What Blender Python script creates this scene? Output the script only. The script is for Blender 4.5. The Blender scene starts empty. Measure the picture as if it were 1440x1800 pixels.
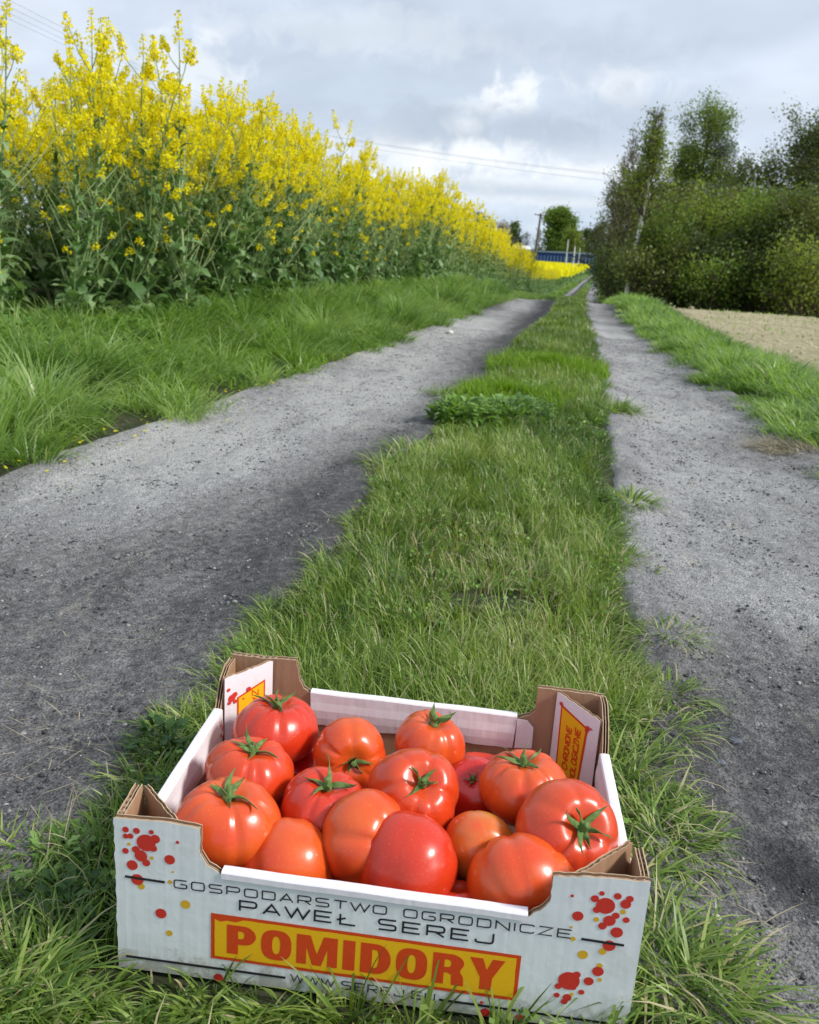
import bpy, math, random
import numpy as np
from mathutils import Vector, Matrix
R_ = math.radians
random.seed(7)
rng = np.random.default_rng(11)
scene = bpy.context.scene
COL = scene.collection

# ------------------------------------------------------------------ camera
PITCH, ROLL, CAM_H, FPX = 0.27836668, 0.06367261, 0.55817, 1560.0
cam_d = bpy.data.cameras.new('camera')
cam = bpy.data.objects.new('camera', cam_d)
COL.objects.link(cam)
_fw = Vector((0, math.cos(PITCH), -math.sin(PITCH)))
_r = Vector((1, 0, 0))
_u = _r.cross(_fw)
_c, _s = math.cos(ROLL), math.sin(ROLL)
_R = _r * _c + _u * _s
_U = -_r * _s + _u * _c
cam.matrix_world = Matrix(((_R.x, _U.x, -_fw.x, 0), (_R.y, _U.y, -_fw.y, 0), (_R.z, _U.z, -_fw.z, CAM_H), (0, 0, 0, 1)))
cam_d.sensor_fit = 'HORIZONTAL'
cam_d.sensor_width = 36
cam_d.lens = 36 * FPX / 1440
cam_d.clip_start = 0.02
cam_d.clip_end = 9000
cam_d.dof.use_dof = True
cam_d.dof.focus_distance = 0.84
cam_d.dof.aperture_fstop = 21
scene.camera = cam

# ------------------------------------------------------------------ light
SUN = Vector((0.76, -0.20, 0.64)).normalized()
world = bpy.data.worlds.new('World')
scene.world = world
world.use_nodes = True
nt = world.node_tree
nt.nodes.clear()
def N(nt, t, **k):
    n = nt.nodes.new(t)
    for a, b in k.items():
        setattr(n, a, b)
    return n
def L(nt, a, b):
    nt.links.new(a, b)
wo = N(nt, 'ShaderNodeOutputWorld')
bg = N(nt, 'ShaderNodeBackground')
bg.inputs['Strength'].default_value = 0.1
L(nt, bg.outputs[0], wo.inputs[0])
sky = N(nt, 'ShaderNodeTexSky', sky_type='NISHITA', sun_disc=False)
sky.sun_elevation = math.asin(SUN.z)
sky.sun_rotation = math.atan2(SUN.x, SUN.y)
tc = N(nt, 'ShaderNodeTexCoord')
sep = N(nt, 'ShaderNodeSeparateXYZ')
L(nt, tc.outputs['Generated'], sep.inputs[0])
def math_(nt, op, a, b=None, clamp=False):
    m = N(nt, 'ShaderNodeMath', operation=op, use_clamp=clamp)
    for i, v in enumerate((a, b)):
        if v is None: continue
        if isinstance(v, (int, float)): m.inputs[i].default_value = v
        else: L(nt, v, m.inputs[i])
    return m.outputs[0]
def mixc(nt, f, a, b, bt='MIX'):
    m = N(nt, 'ShaderNodeMix', data_type='RGBA', blend_type=bt)
    if isinstance(f, (int, float)): m.inputs[0].default_value = f
    else: L(nt, f, m.inputs[0])
    for i, v in ((6, a), (7, b)):
        if isinstance(v, tuple): m.inputs[i].default_value = (*v, 1) if len(v) == 3 else v
        else: L(nt, v, m.inputs[i])
    return m.outputs[2]
def ramp(nt, f, stops, interp='LINEAR'):
    r = N(nt, 'ShaderNodeValToRGB')
    r.color_ramp.interpolation = interp
    els = r.color_ramp.elements
    while len(els) > 1: els.remove(els[-1])
    for i, (p, c) in enumerate(stops):
        if i == 0:
            e = els[0]; e.position = p
        else:
            e = els.new(p)
        e.color = (c, c, c, 1) if isinstance(c, (int, float)) else (*c, 1)
    L(nt, f, r.inputs[0])
    return r.outputs[0]
def noise(nt, vec, scale, detail=4, rough=0.55, dist=0.0):
    n = N(nt, 'ShaderNodeTexNoise')
    n.inputs['Scale'].default_value = scale
    n.inputs['Detail'].default_value = detail
    n.inputs['Roughness'].default_value = rough
    n.inputs['Distortion'].default_value = dist
    if vec is not None: L(nt, vec, n.inputs['Vector'])
    return n.outputs['Fac']
# cloud layer seen from below: direction projected on a flat deck
zz = math_(nt, 'ADD', math_(nt, 'MAXIMUM', sep.outputs[2], 0.0), 0.13)
comb = N(nt, 'ShaderNodeCombineXYZ')
L(nt, math_(nt, 'DIVIDE', sep.outputs[0], zz), comb.inputs[0])
L(nt, math_(nt, 'DIVIDE', sep.outputs[1], zz), comb.inputs[1])
mp = N(nt, 'ShaderNodeMapping')
mp.inputs['Scale'].default_value = (1.0, 0.72, 1)
mp.inputs['Location'].default_value = (3.1, 1.7, 0)
L(nt, comb.outputs[0], mp.inputs[0])
n1 = noise(nt, mp.outputs[0], 0.85, 7, 0.52, 0.25)
base = ramp(nt, n1, [(0.30, (0.385, 0.445, 0.53)), (0.50, (0.44, 0.50, 0.59)), (0.62, (0.50, 0.555, 0.64)), (0.76, (0.56, 0.60, 0.66))])
n2 = noise(nt, mp.outputs[0], 2.3, 6, 0.5, 0.1)
fine = ramp(nt, n2, [(0.35, 0.91), (0.65, 1.05)])
cl = mixc(nt, 1.0, base, fine, 'MULTIPLY')
# cumulus heads: soft blobs round given directions, edges broken by noise
nb = noise(nt, tc.outputs['Generated'], 30.0, 7, 0.6, 0.5)
def pix_dir(X, Y):
    a, b = X - 720, Y - 900
    x = _c * a + _s * b
    y = -(-_s * a + _c * b)
    return (_fw + _r * (x / FPX) + _u * (y / FPX)).normalized()
def blob(X, Y, rx, ry, amt, lo, hi):
    d = pix_dir(X, Y)
    right = Vector((d.y, -d.x, 0)).normalized()
    up = right.cross(d)
    def dot(v):
        n = N(nt, 'ShaderNodeVectorMath', operation='DOT_PRODUCT')
        L(nt, tc.outputs['Generated'], n.inputs[0]); n.inputs[1].default_value = v
        return n.outputs['Value']
    a = math_(nt, 'DIVIDE', dot(right), rx / FPX)
    b = math_(nt, 'DIVIDE', dot(up), ry / FPX)
    r2 = math_(nt, 'SQRT', math_(nt, 'ADD', math_(nt, 'MULTIPLY', a, a), math_(nt, 'MULTIPLY', b, b)))
    r2 = math_(nt, 'ADD', r2, math_(nt, 'MULTIPLY', math_(nt, 'SUBTRACT', nb, 0.5), 3.6))
    fwd = math_(nt, 'GREATER_THAN', dot(d), 0.5)
    m = N(nt, 'ShaderNodeMapRange', interpolation_type='SMOOTHSTEP')
    L(nt, r2, m.inputs[0])
    m.inputs[1].default_value = hi; m.inputs[2].default_value = lo
    m.inputs[3].default_value = 0; m.inputs[4].default_value = amt
    return math_(nt, 'MULTIPLY', m.outputs[0], fwd)
WHITE, GREY, BLUE = (0.70, 0.72, 0.735), (0.325, 0.38, 0.455), (0.34, 0.44, 0.54)
for (X, Y, rx, ry, amt, lo, hi, c) in [
        (960, 405, 460, 70, .35, .2, 1.6, BLUE), (1000, 300, 520, 40, .22, .2, 1.7, WHITE), (500, 380, 300, 90, .3, .2, 1.5, WHITE),
        (300, 120, 110, 44, .5, .2, 1.35, WHITE), (700, 275, 120, 46, .65, .2, 1.4, WHITE), (640, 215, 120, 26, .25, .2, 1.5, GREY),
        (905, 172, 66, 36, .75, .3, 1.25, WHITE), (850, 200, 60, 22, .4, .2, 1.4, WHITE),
        (925, 222, 130, 32, .7, .2, 1.45, GREY), (1085, 155, 80, 30, .5, .2, 1.35, WHITE),
        (1085, 200, 110, 32, .42, .2, 1.5, GREY), (815, 222, 26, 14, .7, .3, 1.3, WHITE),
        (755, 232, 90, 30, .65, .2, 1.5, GREY), (815, 275, 90, 22, .75, .2, 1.35, WHITE),
        (900, 280, 60, 28, .6, .2, 1.35, WHITE), (1000, 300, 70, 14, .6, .2, 1.4, WHITE),
        (870, 318, 150, 12, .4, .2, 1.5, WHITE), (930, 350, 160, 9, .35, .2, 1.5, WHITE), (900, 335, 170, 14, .4, .2, 1.5, GREY), (1010, 80, 150, 34, .3, .2, 1.5, GREY), (640, 60, 260, 30, .25, .2, 1.5, WHITE)]:
    cl = mixc(nt, blob(X, Y, rx, ry, amt, lo, hi), cl, c)
sc10 = N(nt, 'ShaderNodeVectorMath', operation='SCALE')
L(nt, cl, sc10.inputs[0]); sc10.inputs['Scale'].default_value = 11.7
L(nt, mixc(nt, 0.95, sky.outputs[0], sc10.outputs[0]), bg.inputs['Color'])
sl = bpy.data.lights.new('sun', 'SUN')
sl.energy = 2.9
sl.angle = R_(10)
sl.color = (1.0, 0.955, 0.89)
so = bpy.data.objects.new('sun', sl)
so.rotation_euler = SUN.to_track_quat('Z', 'Y').to_euler()
COL.objects.link(so)
scene.view_settings.view_transform = 'Standard'
scene.view_settings.look = 'None'
scene.view_settings.exposure = 0.42
scene.view_settings.gamma = 1.0
scene.cycles.max_bounces = 8
scene.cycles.transparent_max_bounces = 8

# ------------------------------------------------------------------ helpers
def tag(o, label=None, cat=None, group=None, kind=None):
    if label: o['label'] = label
    if cat: o['category'] = cat
    if group: o['group'] = group
    if kind: o['kind'] = kind
    return o
def empty(name, loc=(0, 0, 0), rz=0.0):
    o = bpy.data.objects.new(name, None)
    o.location = loc; o.rotation_euler = (0, 0, rz)
    o.empty_display_size = 0.1
    COL.objects.link(o)
    return o
def link(name, me, mats, parent=None, smooth=False):
    o = bpy.data.objects.new(name, me)
    if not isinstance(mats, (list, tuple)): mats = [mats]
    for m in mats: me.materials.append(m)
    COL.objects.link(o)
    if parent: o.parent = parent
    if smooth: me.shade_smooth()
    return o
def np_mesh(name, V, F, rnd=None, midx=None):
    """F: (n,4) or (n,3) int array of one face size, or a list of such arrays"""
    V = np.asarray(V, np.float32)
    Fs = F if isinstance(F, list) else [F]
    Fs = [np.asarray(f, np.int32) for f in Fs if len(f)]
    me = bpy.data.meshes.new(name)
    me.vertices.add(len(V)); me.vertices.foreach_set('co', V.ravel())
    loops = np.concatenate([f.ravel() for f in Fs])
    tot = np.concatenate([np.full(len(f), f.shape[1], np.int32) for f in Fs])
    st = np.concatenate(([0], np.cumsum(tot)[:-1])).astype(np.int32)
    me.loops.add(len(loops)); me.loops.foreach_set('vertex_index', loops)
    me.polygons.add(len(tot)); me.polygons.foreach_set('loop_start', st)
    if midx is not None: me.polygons.foreach_set('material_index', np.asarray(midx, np.int32))
    me.update(calc_edges=True)
    if rnd is not None:
        a = me.attributes.new('rnd', 'FLOAT', 'POINT')
        a.data.foreach_set('value', np.asarray(rnd, np.float32))
    return me
def hash2(ix, iy, seed):
    h = np.sin(ix * 127.1 + iy * 311.7 + seed * 74.7) * 43758.5453
    return h - np.floor(h)
def vnoise(x, y, seed=0):
    ix, iy = np.floor(x), np.floor(y)
    fx, fy = x - ix, y - iy
    fx = fx * fx * (3 - 2 * fx); fy = fy * fy * (3 - 2 * fy)
    a = hash2(ix, iy, seed); b = hash2(ix + 1, iy, seed)
    c = hash2(ix, iy + 1, seed); d = hash2(ix + 1, iy + 1, seed)
    return (a * (1 - fx) + b * fx) * (1 - fy) + (c * (1 - fx) + d * fx) * fy
def fbm(x, y, seed=0, oct=4, gain=0.5):
    s = 0; a = 1; t = 0
    for i in range(oct):
        s = s + a * vnoise(x * 2 ** i, y * 2 ** i, seed + i * 3.3); t += a; a *= gain
    return s / t
def sstep(e0, e1, x):
    t = np.clip((x - e0) / (e1 - e0), 0, 1)
    return t * t * (3 - 2 * t)
class MB:
    """collects polygons of any size for one mesh"""
    def __init__(s): s.v = []; s.f = []; s.m = []
    def face(s, pts, m=0):
        b = len(s.v); s.v.extend([tuple(p) for p in pts]); s.f.append(tuple(range(b, b + len(pts)))); s.m.append(m)
    def grid(s, rows, m=0, close=False):
        b = len(s.v); n = len(rows[0])
        for r in rows: s.v.extend([tuple(p) for p in r])
        for i in range(len(rows) - 1):
            for j in range(n if close else n - 1):
                k = (j + 1) % n
                s.f.append((b + i * n + j, b + i * n + k, b + (i + 1) * n + k, b + (i + 1) * n + j)); s.m.append(m)
    def box(s, x0, x1, y0, y1, z0, z1, m=0):
        P = [(x0, y0, z0), (x1, y0, z0), (x1, y1, z0), (x0, y1, z0), (x0, y0, z1), (x1, y0, z1), (x1, y1, z1), (x0, y1, z1)]
        for q in ((3, 2, 1, 0), (4, 5, 6, 7), (0, 1, 5, 4), (1, 2, 6, 5), (2, 3, 7, 6), (3, 0, 4, 7)):
            s.face([P[i] for i in q], m)
    def tube(s, pts, rad, n=6, m=0, cap=True):
        pts = [Vector(p) for p in pts]; rows = []
        for i, p in enumerate(pts):
            d = (pts[min(i + 1, len(pts) - 1)] - pts[max(i - 1, 0)]).normalized()
            a = d.cross(Vector((0.31, 0.2, 0.93)) if abs(d.z) < .9 else Vector((1, 0, 0))).normalized(); b = d.cross(a)
            r = rad[i] if isinstance(rad, (list, tuple)) else rad
            rows.append([p + (a * math.cos(t * 2 * math.pi / n) + b * math.sin(t * 2 * math.pi / n)) * r for t in range(n)])
        s.grid(rows, m, close=True)
        if cap:
            s.face(rows[-1], m); s.face(rows[0][::-1], m)
    def mesh(s, name):
        me = bpy.data.meshes.new(name)
        me.from_pydata(s.v, [], s.f)
        me.polygons.foreach_set('material_index', s.m)
        me.update()
        return me
    def build(s, name, mats, parent=None, smooth=False):
        return link(name, s.mesh(name), mats, parent, smooth)

def tubes_np(polys, n=5):
    """list of (points, radii) -> verts, quads (open tubes)"""
    V, F = [], []; o = 0
    ang = np.arange(n) * 2 * np.pi / n; ca, sa = np.cos(ang), np.sin(ang)
    for pts, rad in polys:
        P = np.asarray(pts, float); k = len(P)
        d = np.empty_like(P); d[1:-1] = P[2:] - P[:-2]; d[0] = P[1] - P[0]; d[-1] = P[-1] - P[-2]
        d /= np.linalg.norm(d, axis=1, keepdims=True) + 1e-9
        ref = np.array([0.32, 0.21, 0.92]) if abs(d[0, 2]) < .8 else np.array([.9, .3, .1])
        a = np.cross(d, ref); a /= np.linalg.norm(a, axis=1, keepdims=True) + 1e-9
        b = np.cross(d, a); rad = np.asarray(rad, float) * np.ones(k)
        ring = P[:, None] + rad[:, None, None] * (a[:, None] * ca[None, :, None] + b[:, None] * sa[None, :, None])
        V.append(ring.reshape(-1, 3))
        i = (np.arange(k - 1)[:, None] * n + np.arange(n)[None]).ravel(); j = (np.arange(k - 1)[:, None] * n + (np.arange(n)[None] + 1) % n).ravel()
        F.append(np.stack([i, j, j + n, i + n], 1) + o); o += k * n
    return np.concatenate(V), np.concatenate(F)
def quads_np(C, size, r, aspect=1.0, up=None):
    """random-facing quads at centres C"""
    n = len(C)
    a = r.normal(0, 1, (n, 3))
    if up is not None: a[:, 2] += up
    a /= np.linalg.norm(a, axis=1, keepdims=True)
    b = np.cross(a, r.normal(0, 1, (n, 3))); b /= np.linalg.norm(b, axis=1, keepdims=True) + 1e-9
    c = np.cross(a, b)
    s = (size * np.ones(n))[:, None] * .5
    V = np.stack([C - b * s - c * s * aspect * .4, C + b * s * .1 - c * s * aspect, C + b * s + c * s * aspect * .3, C - b * s * .1 + c * s * aspect], 1)
    return V.reshape(-1, 3), np.arange(4 * n).reshape(-1, 4)
# ------------------------------------------------------------------ materials
def mat(name):
    m = bpy.data.materials.new(name); m.use_nodes = True
    nt = m.node_tree
    return m, nt, nt.nodes['Principled BSDF']
def setc(b, col=None, rough=None, spec=None, **k):
    if col is not None: b.inputs['Base Color'].default_value = (*col, 1)
    if rough is not None: b.inputs['Roughness'].default_value = rough
    if spec is not None: b.inputs['Specular IOR Level'].default_value = spec
def objvec(nt): return N(nt, 'ShaderNodeTexCoord').outputs['Object']
def bump(nt, b, h, strength=0.3, dist=0.01):
    n = N(nt, 'ShaderNodeBump'); n.inputs['Strength'].default_value = strength; n.inputs['Distance'].default_value = dist
    L(nt, h, n.inputs['Height']); L(nt, n.outputs[0], b.inputs['Normal'])
def foliage(name, stops, rough=0.5, trans=0.35, spec=0.3, tcol=1.25, nscale=None):
    """leaf material: colour picked by the per-leaf attribute, some light let through"""
    m, nt, b = mat(name)
    at = N(nt, 'ShaderNodeAttribute', attribute_name='rnd')
    f = at.outputs['Fac']
    if nscale:
        nn = noise(nt, objvec(nt), nscale, 3)
        f = math_(nt, 'ADD', math_(nt, 'MULTIPLY', f, 0.6), math_(nt, 'MULTIPLY', nn, 0.42))
    col = ramp(nt, f, stops)
    L(nt, col, b.inputs['Base Color'])
    setc(b, rough=rough, spec=spec)
    tr = N(nt, 'ShaderNodeBsdfTranslucent')
    bright = mixc(nt, 1.0, col, (tcol * 1.05, tcol * 1.1, tcol * 0.55), 'MULTIPLY')
    L(nt, bright, tr.inputs[0])
    mx = N(nt, 'ShaderNodeMixShader'); mx.inputs[0].default_value = trans
    L(nt, b.outputs[0], mx.inputs[1]); L(nt, tr.outputs[0], mx.inputs[2])
    out = [n for n in nt.nodes if n.type == 'OUTPUT_MATERIAL'][0]
    L(nt, mx.outputs[0], out.inputs[0])
    return m
M = {}
M['grass'] = foliage('grass_blades', [(0, (0.055, 0.115, 0.016)), (0.35, (0.125, 0.215, 0.030)), (0.7, (0.235, 0.335, 0.06)), (0.88, (0.36, 0.44, 0.14)), (0.93, (0.42, 0.39, 0.19)), (1, (0.50, 0.44, 0.27))], 0.38, 0.35, 0.45)
M['verge_grass'] = foliage('verge_blades', [(0, (0.055, 0.13, 0.018)), (0.3, (0.15, 0.27, 0.045)), (0.7, (0.29, 0.43, 0.11)), (0.96, (0.40, 0.50, 0.22)), (1, (0.46, 0.44, 0.24))], 0.36, 0.42, 0.5)
M['moss'] = foliage('bright_low_growth', [(0, (0.10, 0.21, 0.015)), (0.5, (0.17, 0.30, 0.02)), (1, (0.26, 0.38, 0.035))], 0.5, 0.4)
M['weed'] = foliage('weed_leaves', [(0, (0.07, 0.17, 0.03)), (0.5, (0.14, 0.27, 0.05)), (1, (0.24, 0.38, 0.10))], 0.42, 0.3, 0.45)
M['lightweed'] = foliage('pale_weed_leaves', [(0, (0.10, 0.20, 0.04)), (0.5, (0.16, 0.30, 0.05)), (1, (0.26, 0.38, 0.10))], 0.45, 0.35, 0.4)
M['darkweed'] = foliage('dark_weed_leaves', [(0, (0.03, 0.08, 0.016)), (0.5, (0.05, 0.12, 0.02)), (1, (0.09, 0.17, 0.035))], 0.4, 0.25, 0.4)
M['rape_leaf'] = foliage('rape_leaves', [(0, (0.07, 0.15, 0.045)), (0.5, (0.14, 0.245, 0.08)), (1, (0.25, 0.36, 0.16))], 0.45, 0.25, 0.4)
M['rape_stem'] = foliage('rape_stems', [(0, (0.20, 0.31, 0.10)), (1, (0.38, 0.48, 0.22))], 0.5, 0.1)
M['rape_flower'] = foliage('rape_flowers', [(0, (0.16, 0.24, 0.03)), (0.06, (0.26, 0.32, 0.03)), (0.1, (0.86, 0.70, 0.008)), (0.5, (0.95, 0.83, 0.010)), (1, (0.97, 0.90, 0.05))], 0.6, 0.48, 0.15, tcol=1.0)

def simple(name, col, rough=0.6, spec=0.3, metallic=0, nscale=None, var=0.2, bmp=0.0, bscale=200):
    m, nt, b = mat(name); setc(b, col, rough, spec); b.inputs['Metallic'].default_value = metallic
    if nscale:
        n = noise(nt, objvec(nt), nscale, 5)
        lo = tuple(c * (1 - var) for c in col); hi = tuple(min(1, c * (1 + var)) for c in col)
        L(nt, ramp(nt, n, [(0.3, lo), (0.7, hi)]), b.inputs['Base Color'])
    if bmp: bump(nt, b, noise(nt, objvec(nt), bscale, 4), bmp, 0.002)
    return m

# ------------------------------------------------------------------ terrain
_PY = np.array([-60, 13, 17, 22, 34, 50, 75, 110, 160, 200, 6000.])
_PZ = np.array([0, 0, -.06, -.22, -.62, -1.05, -1.24, -1.2, -.42, 0, 0.])
def prof(y):
    s = 0
    for k in (-1, -.5, 0, .5, 1):
        s = s + np.interp(y * (1 + .08 * k), _PY, _PZ)
    return s / 5 + .085 * np.exp(-((y - 13.8) / 2.2) ** 2)
EL = np.array([(-60, -3.5), (.3, -1.42), (1, -1.22), (2, -.96), (2.85, -.8), (3.55, -.66), (5.33, -.33), (9.13, .33), (12.9, 1.2), (16, 1.65), (22, 2.69), (34, 4.89), (50, 7.48), (75, 11.95), (110, 18.5), (170, 31.1), (220, 41), (6000, 1300)])
ER = np.array([(-60, 1.2), (.3, 1.16), (1, 1.2), (2.98, 1.38), (3.82, 1.49), (5.57, 1.7), (9.16, 2.18), (15.6, 3.15), (22, 4.5), (34, 6.6), (50, 9.5), (75, 14.2), (110, 20.8), (170, 32.6), (220, 42.6), (6000, 1302)])
SL = np.array([(-60, -.9), (.3, -.42), (.55, -.47), (.62, -.37), (.7, -.35), (.85, -.31), (1.0, -.28), (1.3, -.25), (1.7, -.18), (2.31, -.13), (2.94, .03), (4.12, .24), (7.38, .76), (11, 1.5), (15, 2.2), (22, 3.4), (34, 5.4), (50, 8.04), (75, 12.6), (110, 19.1), (170, 31.5), (220, 41.4), (6000, 1300.6)])
SR = np.array([(-60, .1), (.3, .21), (.5, .25), (.65, .25), (.77, .27), (1, .33), (1.36, .405), (2.38, .6), (4.06, .9), (7.39, 1.46), (11, 2.02), (15.75, 2.78), (22, 4.05), (34, 6.1), (50, 8.87), (75, 13.5), (110, 20.1), (170, 32.0), (220, 42), (6000, 1301.4)])
def el(y): return np.interp(y, EL[:, 0], EL[:, 1])
def er(y): return np.interp(y, ER[:, 0], ER[:, 1])
def sleft(y): return np.interp(y, SL[:, 0], SL[:, 1])
def sright(y): return np.interp(y, SR[:, 0], SR[:, 1])
def smooth_terrain(x, y):
    z = prof(y)
    dl = el(y) - x
    bank = np.interp(y, [0, 4, 7, 13, 22, 6000], [.05, .07, .2, .17, .08, .05])
    z = z + bank * sstep(0.0, 1.0, dl)
    dr = x - er(y)
    z = z + .03 * sstep(0.0, .3, dr) - .05 * sstep(.5, 1.1, dr) - np.interp(y, [4, 22, 60, 130], [0, .3, .4, 0]) * sstep(2.5, 9, dr)
    inl = sstep(0, .16, x - el(y)) * sstep(0, .14, sleft(y) - x)
    inr = sstep(0, .14, x - sright(y)) * sstep(0, .16, er(y) - x)
    z = z - .018 * (inl + inr)
    return z
def terrain(x, y):
    x = np.asarray(x, float); y = np.asarray(y, float)
    return smooth_terrain(x, y) + (fbm(x * 3, y * 3, 5, 3) - .5) * .012 * sstep(.25, .7, np.hypot(x, y - .72))

def geom_steps(a, first, ratio, end):
    out = [a]; d = first
    while out[-1] < end:
        out.append(out[-1] + d); d *= ratio
    return np.array(out)
# ground: one sheet to the horizon
ys = np.concatenate([-geom_steps(-.3, .3, 1.3, 120)[::-1][:-1] , geom_steps(.3, .035, 1.018, 60), ])
ys = np.concatenate([ys, geom_steps(ys[-1] + 1.5, 2.0, 1.09, 6000)])
xo = geom_steps(0.0, .04, 1.045, 4000)
xo = np.concatenate([-xo[::-1][:-1], xo])
cx = (el(ys) + er(ys)) / 2
cx = np.where(ys > 60, np.interp(ys, [60, 200, 6000], [float((el(60) + er(60)) / 2), 38, 38]), cx)
X = xo[None, :] + cx[:, None]; Y = np.repeat(ys[:, None], len(xo), 1)
Z = terrain(X, Y) - 0.004
nx = len(xo); I = np.arange((len(ys) - 1) * (nx))
I = (np.arange(len(ys) - 1)[:, None] * nx + np.arange(nx - 1)[None, :]).ravel()
gm = np_mesh('ground', np.stack([X, Y, Z], -1).reshape(-1, 3), np.stack([I, I + 1, I + nx + 1, I + nx], 1))
m, nt_, b = mat('soil_ground')
ov = objvec(nt_)
n = noise(nt_, ov, 9, 8, .65)
c1 = ramp(nt_, n, [(.3, (.022, .024, .013)), (.5, (.045, .055, .025)), (.7, (.10, .10, .06))])
n2 = noise(nt_, ov, .15, 3)
c2 = ramp(nt_, n2, [(.4, (.06, .12, .03)), (.6, (.10, .16, .045))])
sp = N(nt_, 'ShaderNodeSeparateXYZ'); L(nt_, ov, sp.inputs[0])
far = N(nt_, 'ShaderNodeMapRange'); L(nt_, sp.outputs[1], far.inputs[0]); far.inputs[1].default_value = 12; far.inputs[2].default_value = 30
L(nt_, mixc(nt_, far.outputs[0], c1, c2), b.inputs['Base Color'])
setc(b, rough=.9, spec=.15)
bump(nt_, b, noise(nt_, ov, 60, 6, .7), .8, .01)
M['ground'] = m
tag(link('ground', gm, m, smooth=True), 'dark soil and turf ground reaching to the horizon', 'ground', kind='structure')

# ------------------------------------------------------------------ wheel tracks
def track_mat():
    m, nt, b = mat('ash_track')
    v = objvec(nt)
    at = N(nt, 'ShaderNodeAttribute', attribute_name='rnd')
    mpn = N(nt, 'ShaderNodeMapping'); mpn.inputs['Rotation'].default_value = (0, 0, R_(12)); mpn.inputs['Scale'].default_value = (1.3, .42, 1)
    L(nt, v, mpn.inputs[0]); vv = mpn.outputs[0]
    nA = noise(nt, vv, 7, 7, .68, .4)
    nB = noise(nt, v, 60, 6, .75)
    nC = noise(nt, v, 330, 3, .6)
    d = math_(nt, 'ADD', at.outputs['Fac'], math_(nt, 'MULTIPLY', math_(nt, 'SUBTRACT', nA, .5), .70))
    d = math_(nt, 'ADD', d, math_(nt, 'MULTIPLY', math_(nt, 'SUBTRACT', nB, .5), 1.15), True)
    col = ramp(nt, d, [(0.05, (.034, .034, .036)), (.35, (.098, .096, .098)), (.6, (.225, .22, .216)), (.85, (.35, .348, .345)), (1, (.46, .455, .44))])
    speck = ramp(nt, nC, [(.36, .35), (.46, .92), (.60, 1.1), (.72, 1.9)])
    col = mixc(nt, 1.0, col, speck, 'MULTIPLY')
    nS = noise(nt, vv, 11, 6, .7, .6)
    sand = ramp(nt, nS, [(.60, 0.0), (.66, 1.0)])
    sand = math_(nt, 'MULTIPLY', sand, math_(nt, 'SUBTRACT', at.outputs['Fac'], .25, True))
    col = mixc(nt, sand, col, (.46, .43, .35))
    L(nt, col, b.inputs['Base Color'])
    setc(b, rough=.82, spec=.3)
    vo = N(nt, 'ShaderNodeTexVoronoi'); vo.inputs['Scale'].default_value = 230; L(nt, v, vo.inputs['Vector'])
    vo2 = N(nt, 'ShaderNodeTexVoronoi'); vo2.inputs['Scale'].default_value = 95; L(nt, v, vo2.inputs['Vector'])
    h = math_(nt, 'ADD', math_(nt, 'MULTIPLY', nC, .4), math_(nt, 'MULTIPLY', nB, 1.3))
    h = math_(nt, 'SUBTRACT', h, math_(nt, 'MULTIPLY', vo.outputs['Distance'], .5))
    h = math_(nt, 'SUBTRACT', h, math_(nt, 'MULTIPLY', vo2.outputs['Distance'], .35))
    bump(nt, b, h, 1.0, .007)
    return m
M['track'] = track_mat()
def make_track(name, fa, fb, label, seed, dustf):
    ys = np.concatenate([[-3, -2, -1, -.4], geom_steps(0, .006, 1.0065, 25)])
    ys = np.concatenate([ys, geom_steps(ys[-1] + .4, .5, 1.05, 210)])
    nu = 170
    u = np.linspace(0, 1, nu)
    a = fa(ys) - .04 - .05 * fbm(ys * 5, ys * 0, seed) ; bb = fb(ys) + .04 + .05 * fbm(ys * 5, ys * 0 + 7, seed)
    X = a[:, None] + (bb - a)[:, None] * u[None, :]
    Y = np.repeat(ys[:, None], nu, 1)
    Z = terrain(X, Y)
    near = 1 / (1 + (Y / 5) ** 2)
    Z = Z + .006 + ((fbm(X * 22, Y * 22, seed + 1, 4, .62) - .5) * .015 + (fbm(X * 130, Y * 130, seed + 2, 2) - .5) * .0045) * np.maximum(near, .15) * sstep(0, .1, u)[None, :] * sstep(0, .1, 1 - u)[None, :]
    Z = Z - .02 * (1 - sstep(0, .05, u))[None, :] - .02 * (1 - sstep(0, .05, 1 - u))[None, :]
    dust = dustf(X, Y, u[None, :] + 0 * X)
    I = (np.arange(len(ys) - 1)[:, None] * nu + np.arange(nu - 1)[None, :]).ravel()
    me = np_mesh(name, np.stack([X, Y, Z], -1).reshape(-1, 3), np.stack([I, I + 1, I + nu + 1, I + nu], 1), rnd=np.clip(dust, 0, 1).ravel())
    tag(link(name, me, M['track'], smooth=True), label, 'track', kind='structure')
def bumpf(x, c, w): return np.exp(-((x - c) / w) ** 2)
def dustL(X, Y, u):
    f = .44 + .36 * bumpf(u, .33, .30) * sstep(1.1, 2.3, Y) + .35 * bumpf(u, .6, .25) * bumpf(Y, 3.6, 1.2) + .3 * bumpf(u, .5, .4) * sstep(4, 9, Y)
    f = f + (fbm(X * 2.2, Y * 1.3, 3, 4) - .5) * .5 + .2 * sstep(.9, 1.7, Y) * (1 - u)
    return f - .5 * sstep(6, 12, Y) - .25 * sstep(.55, 1, u) * sstep(1.5, 4, Y)
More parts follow.
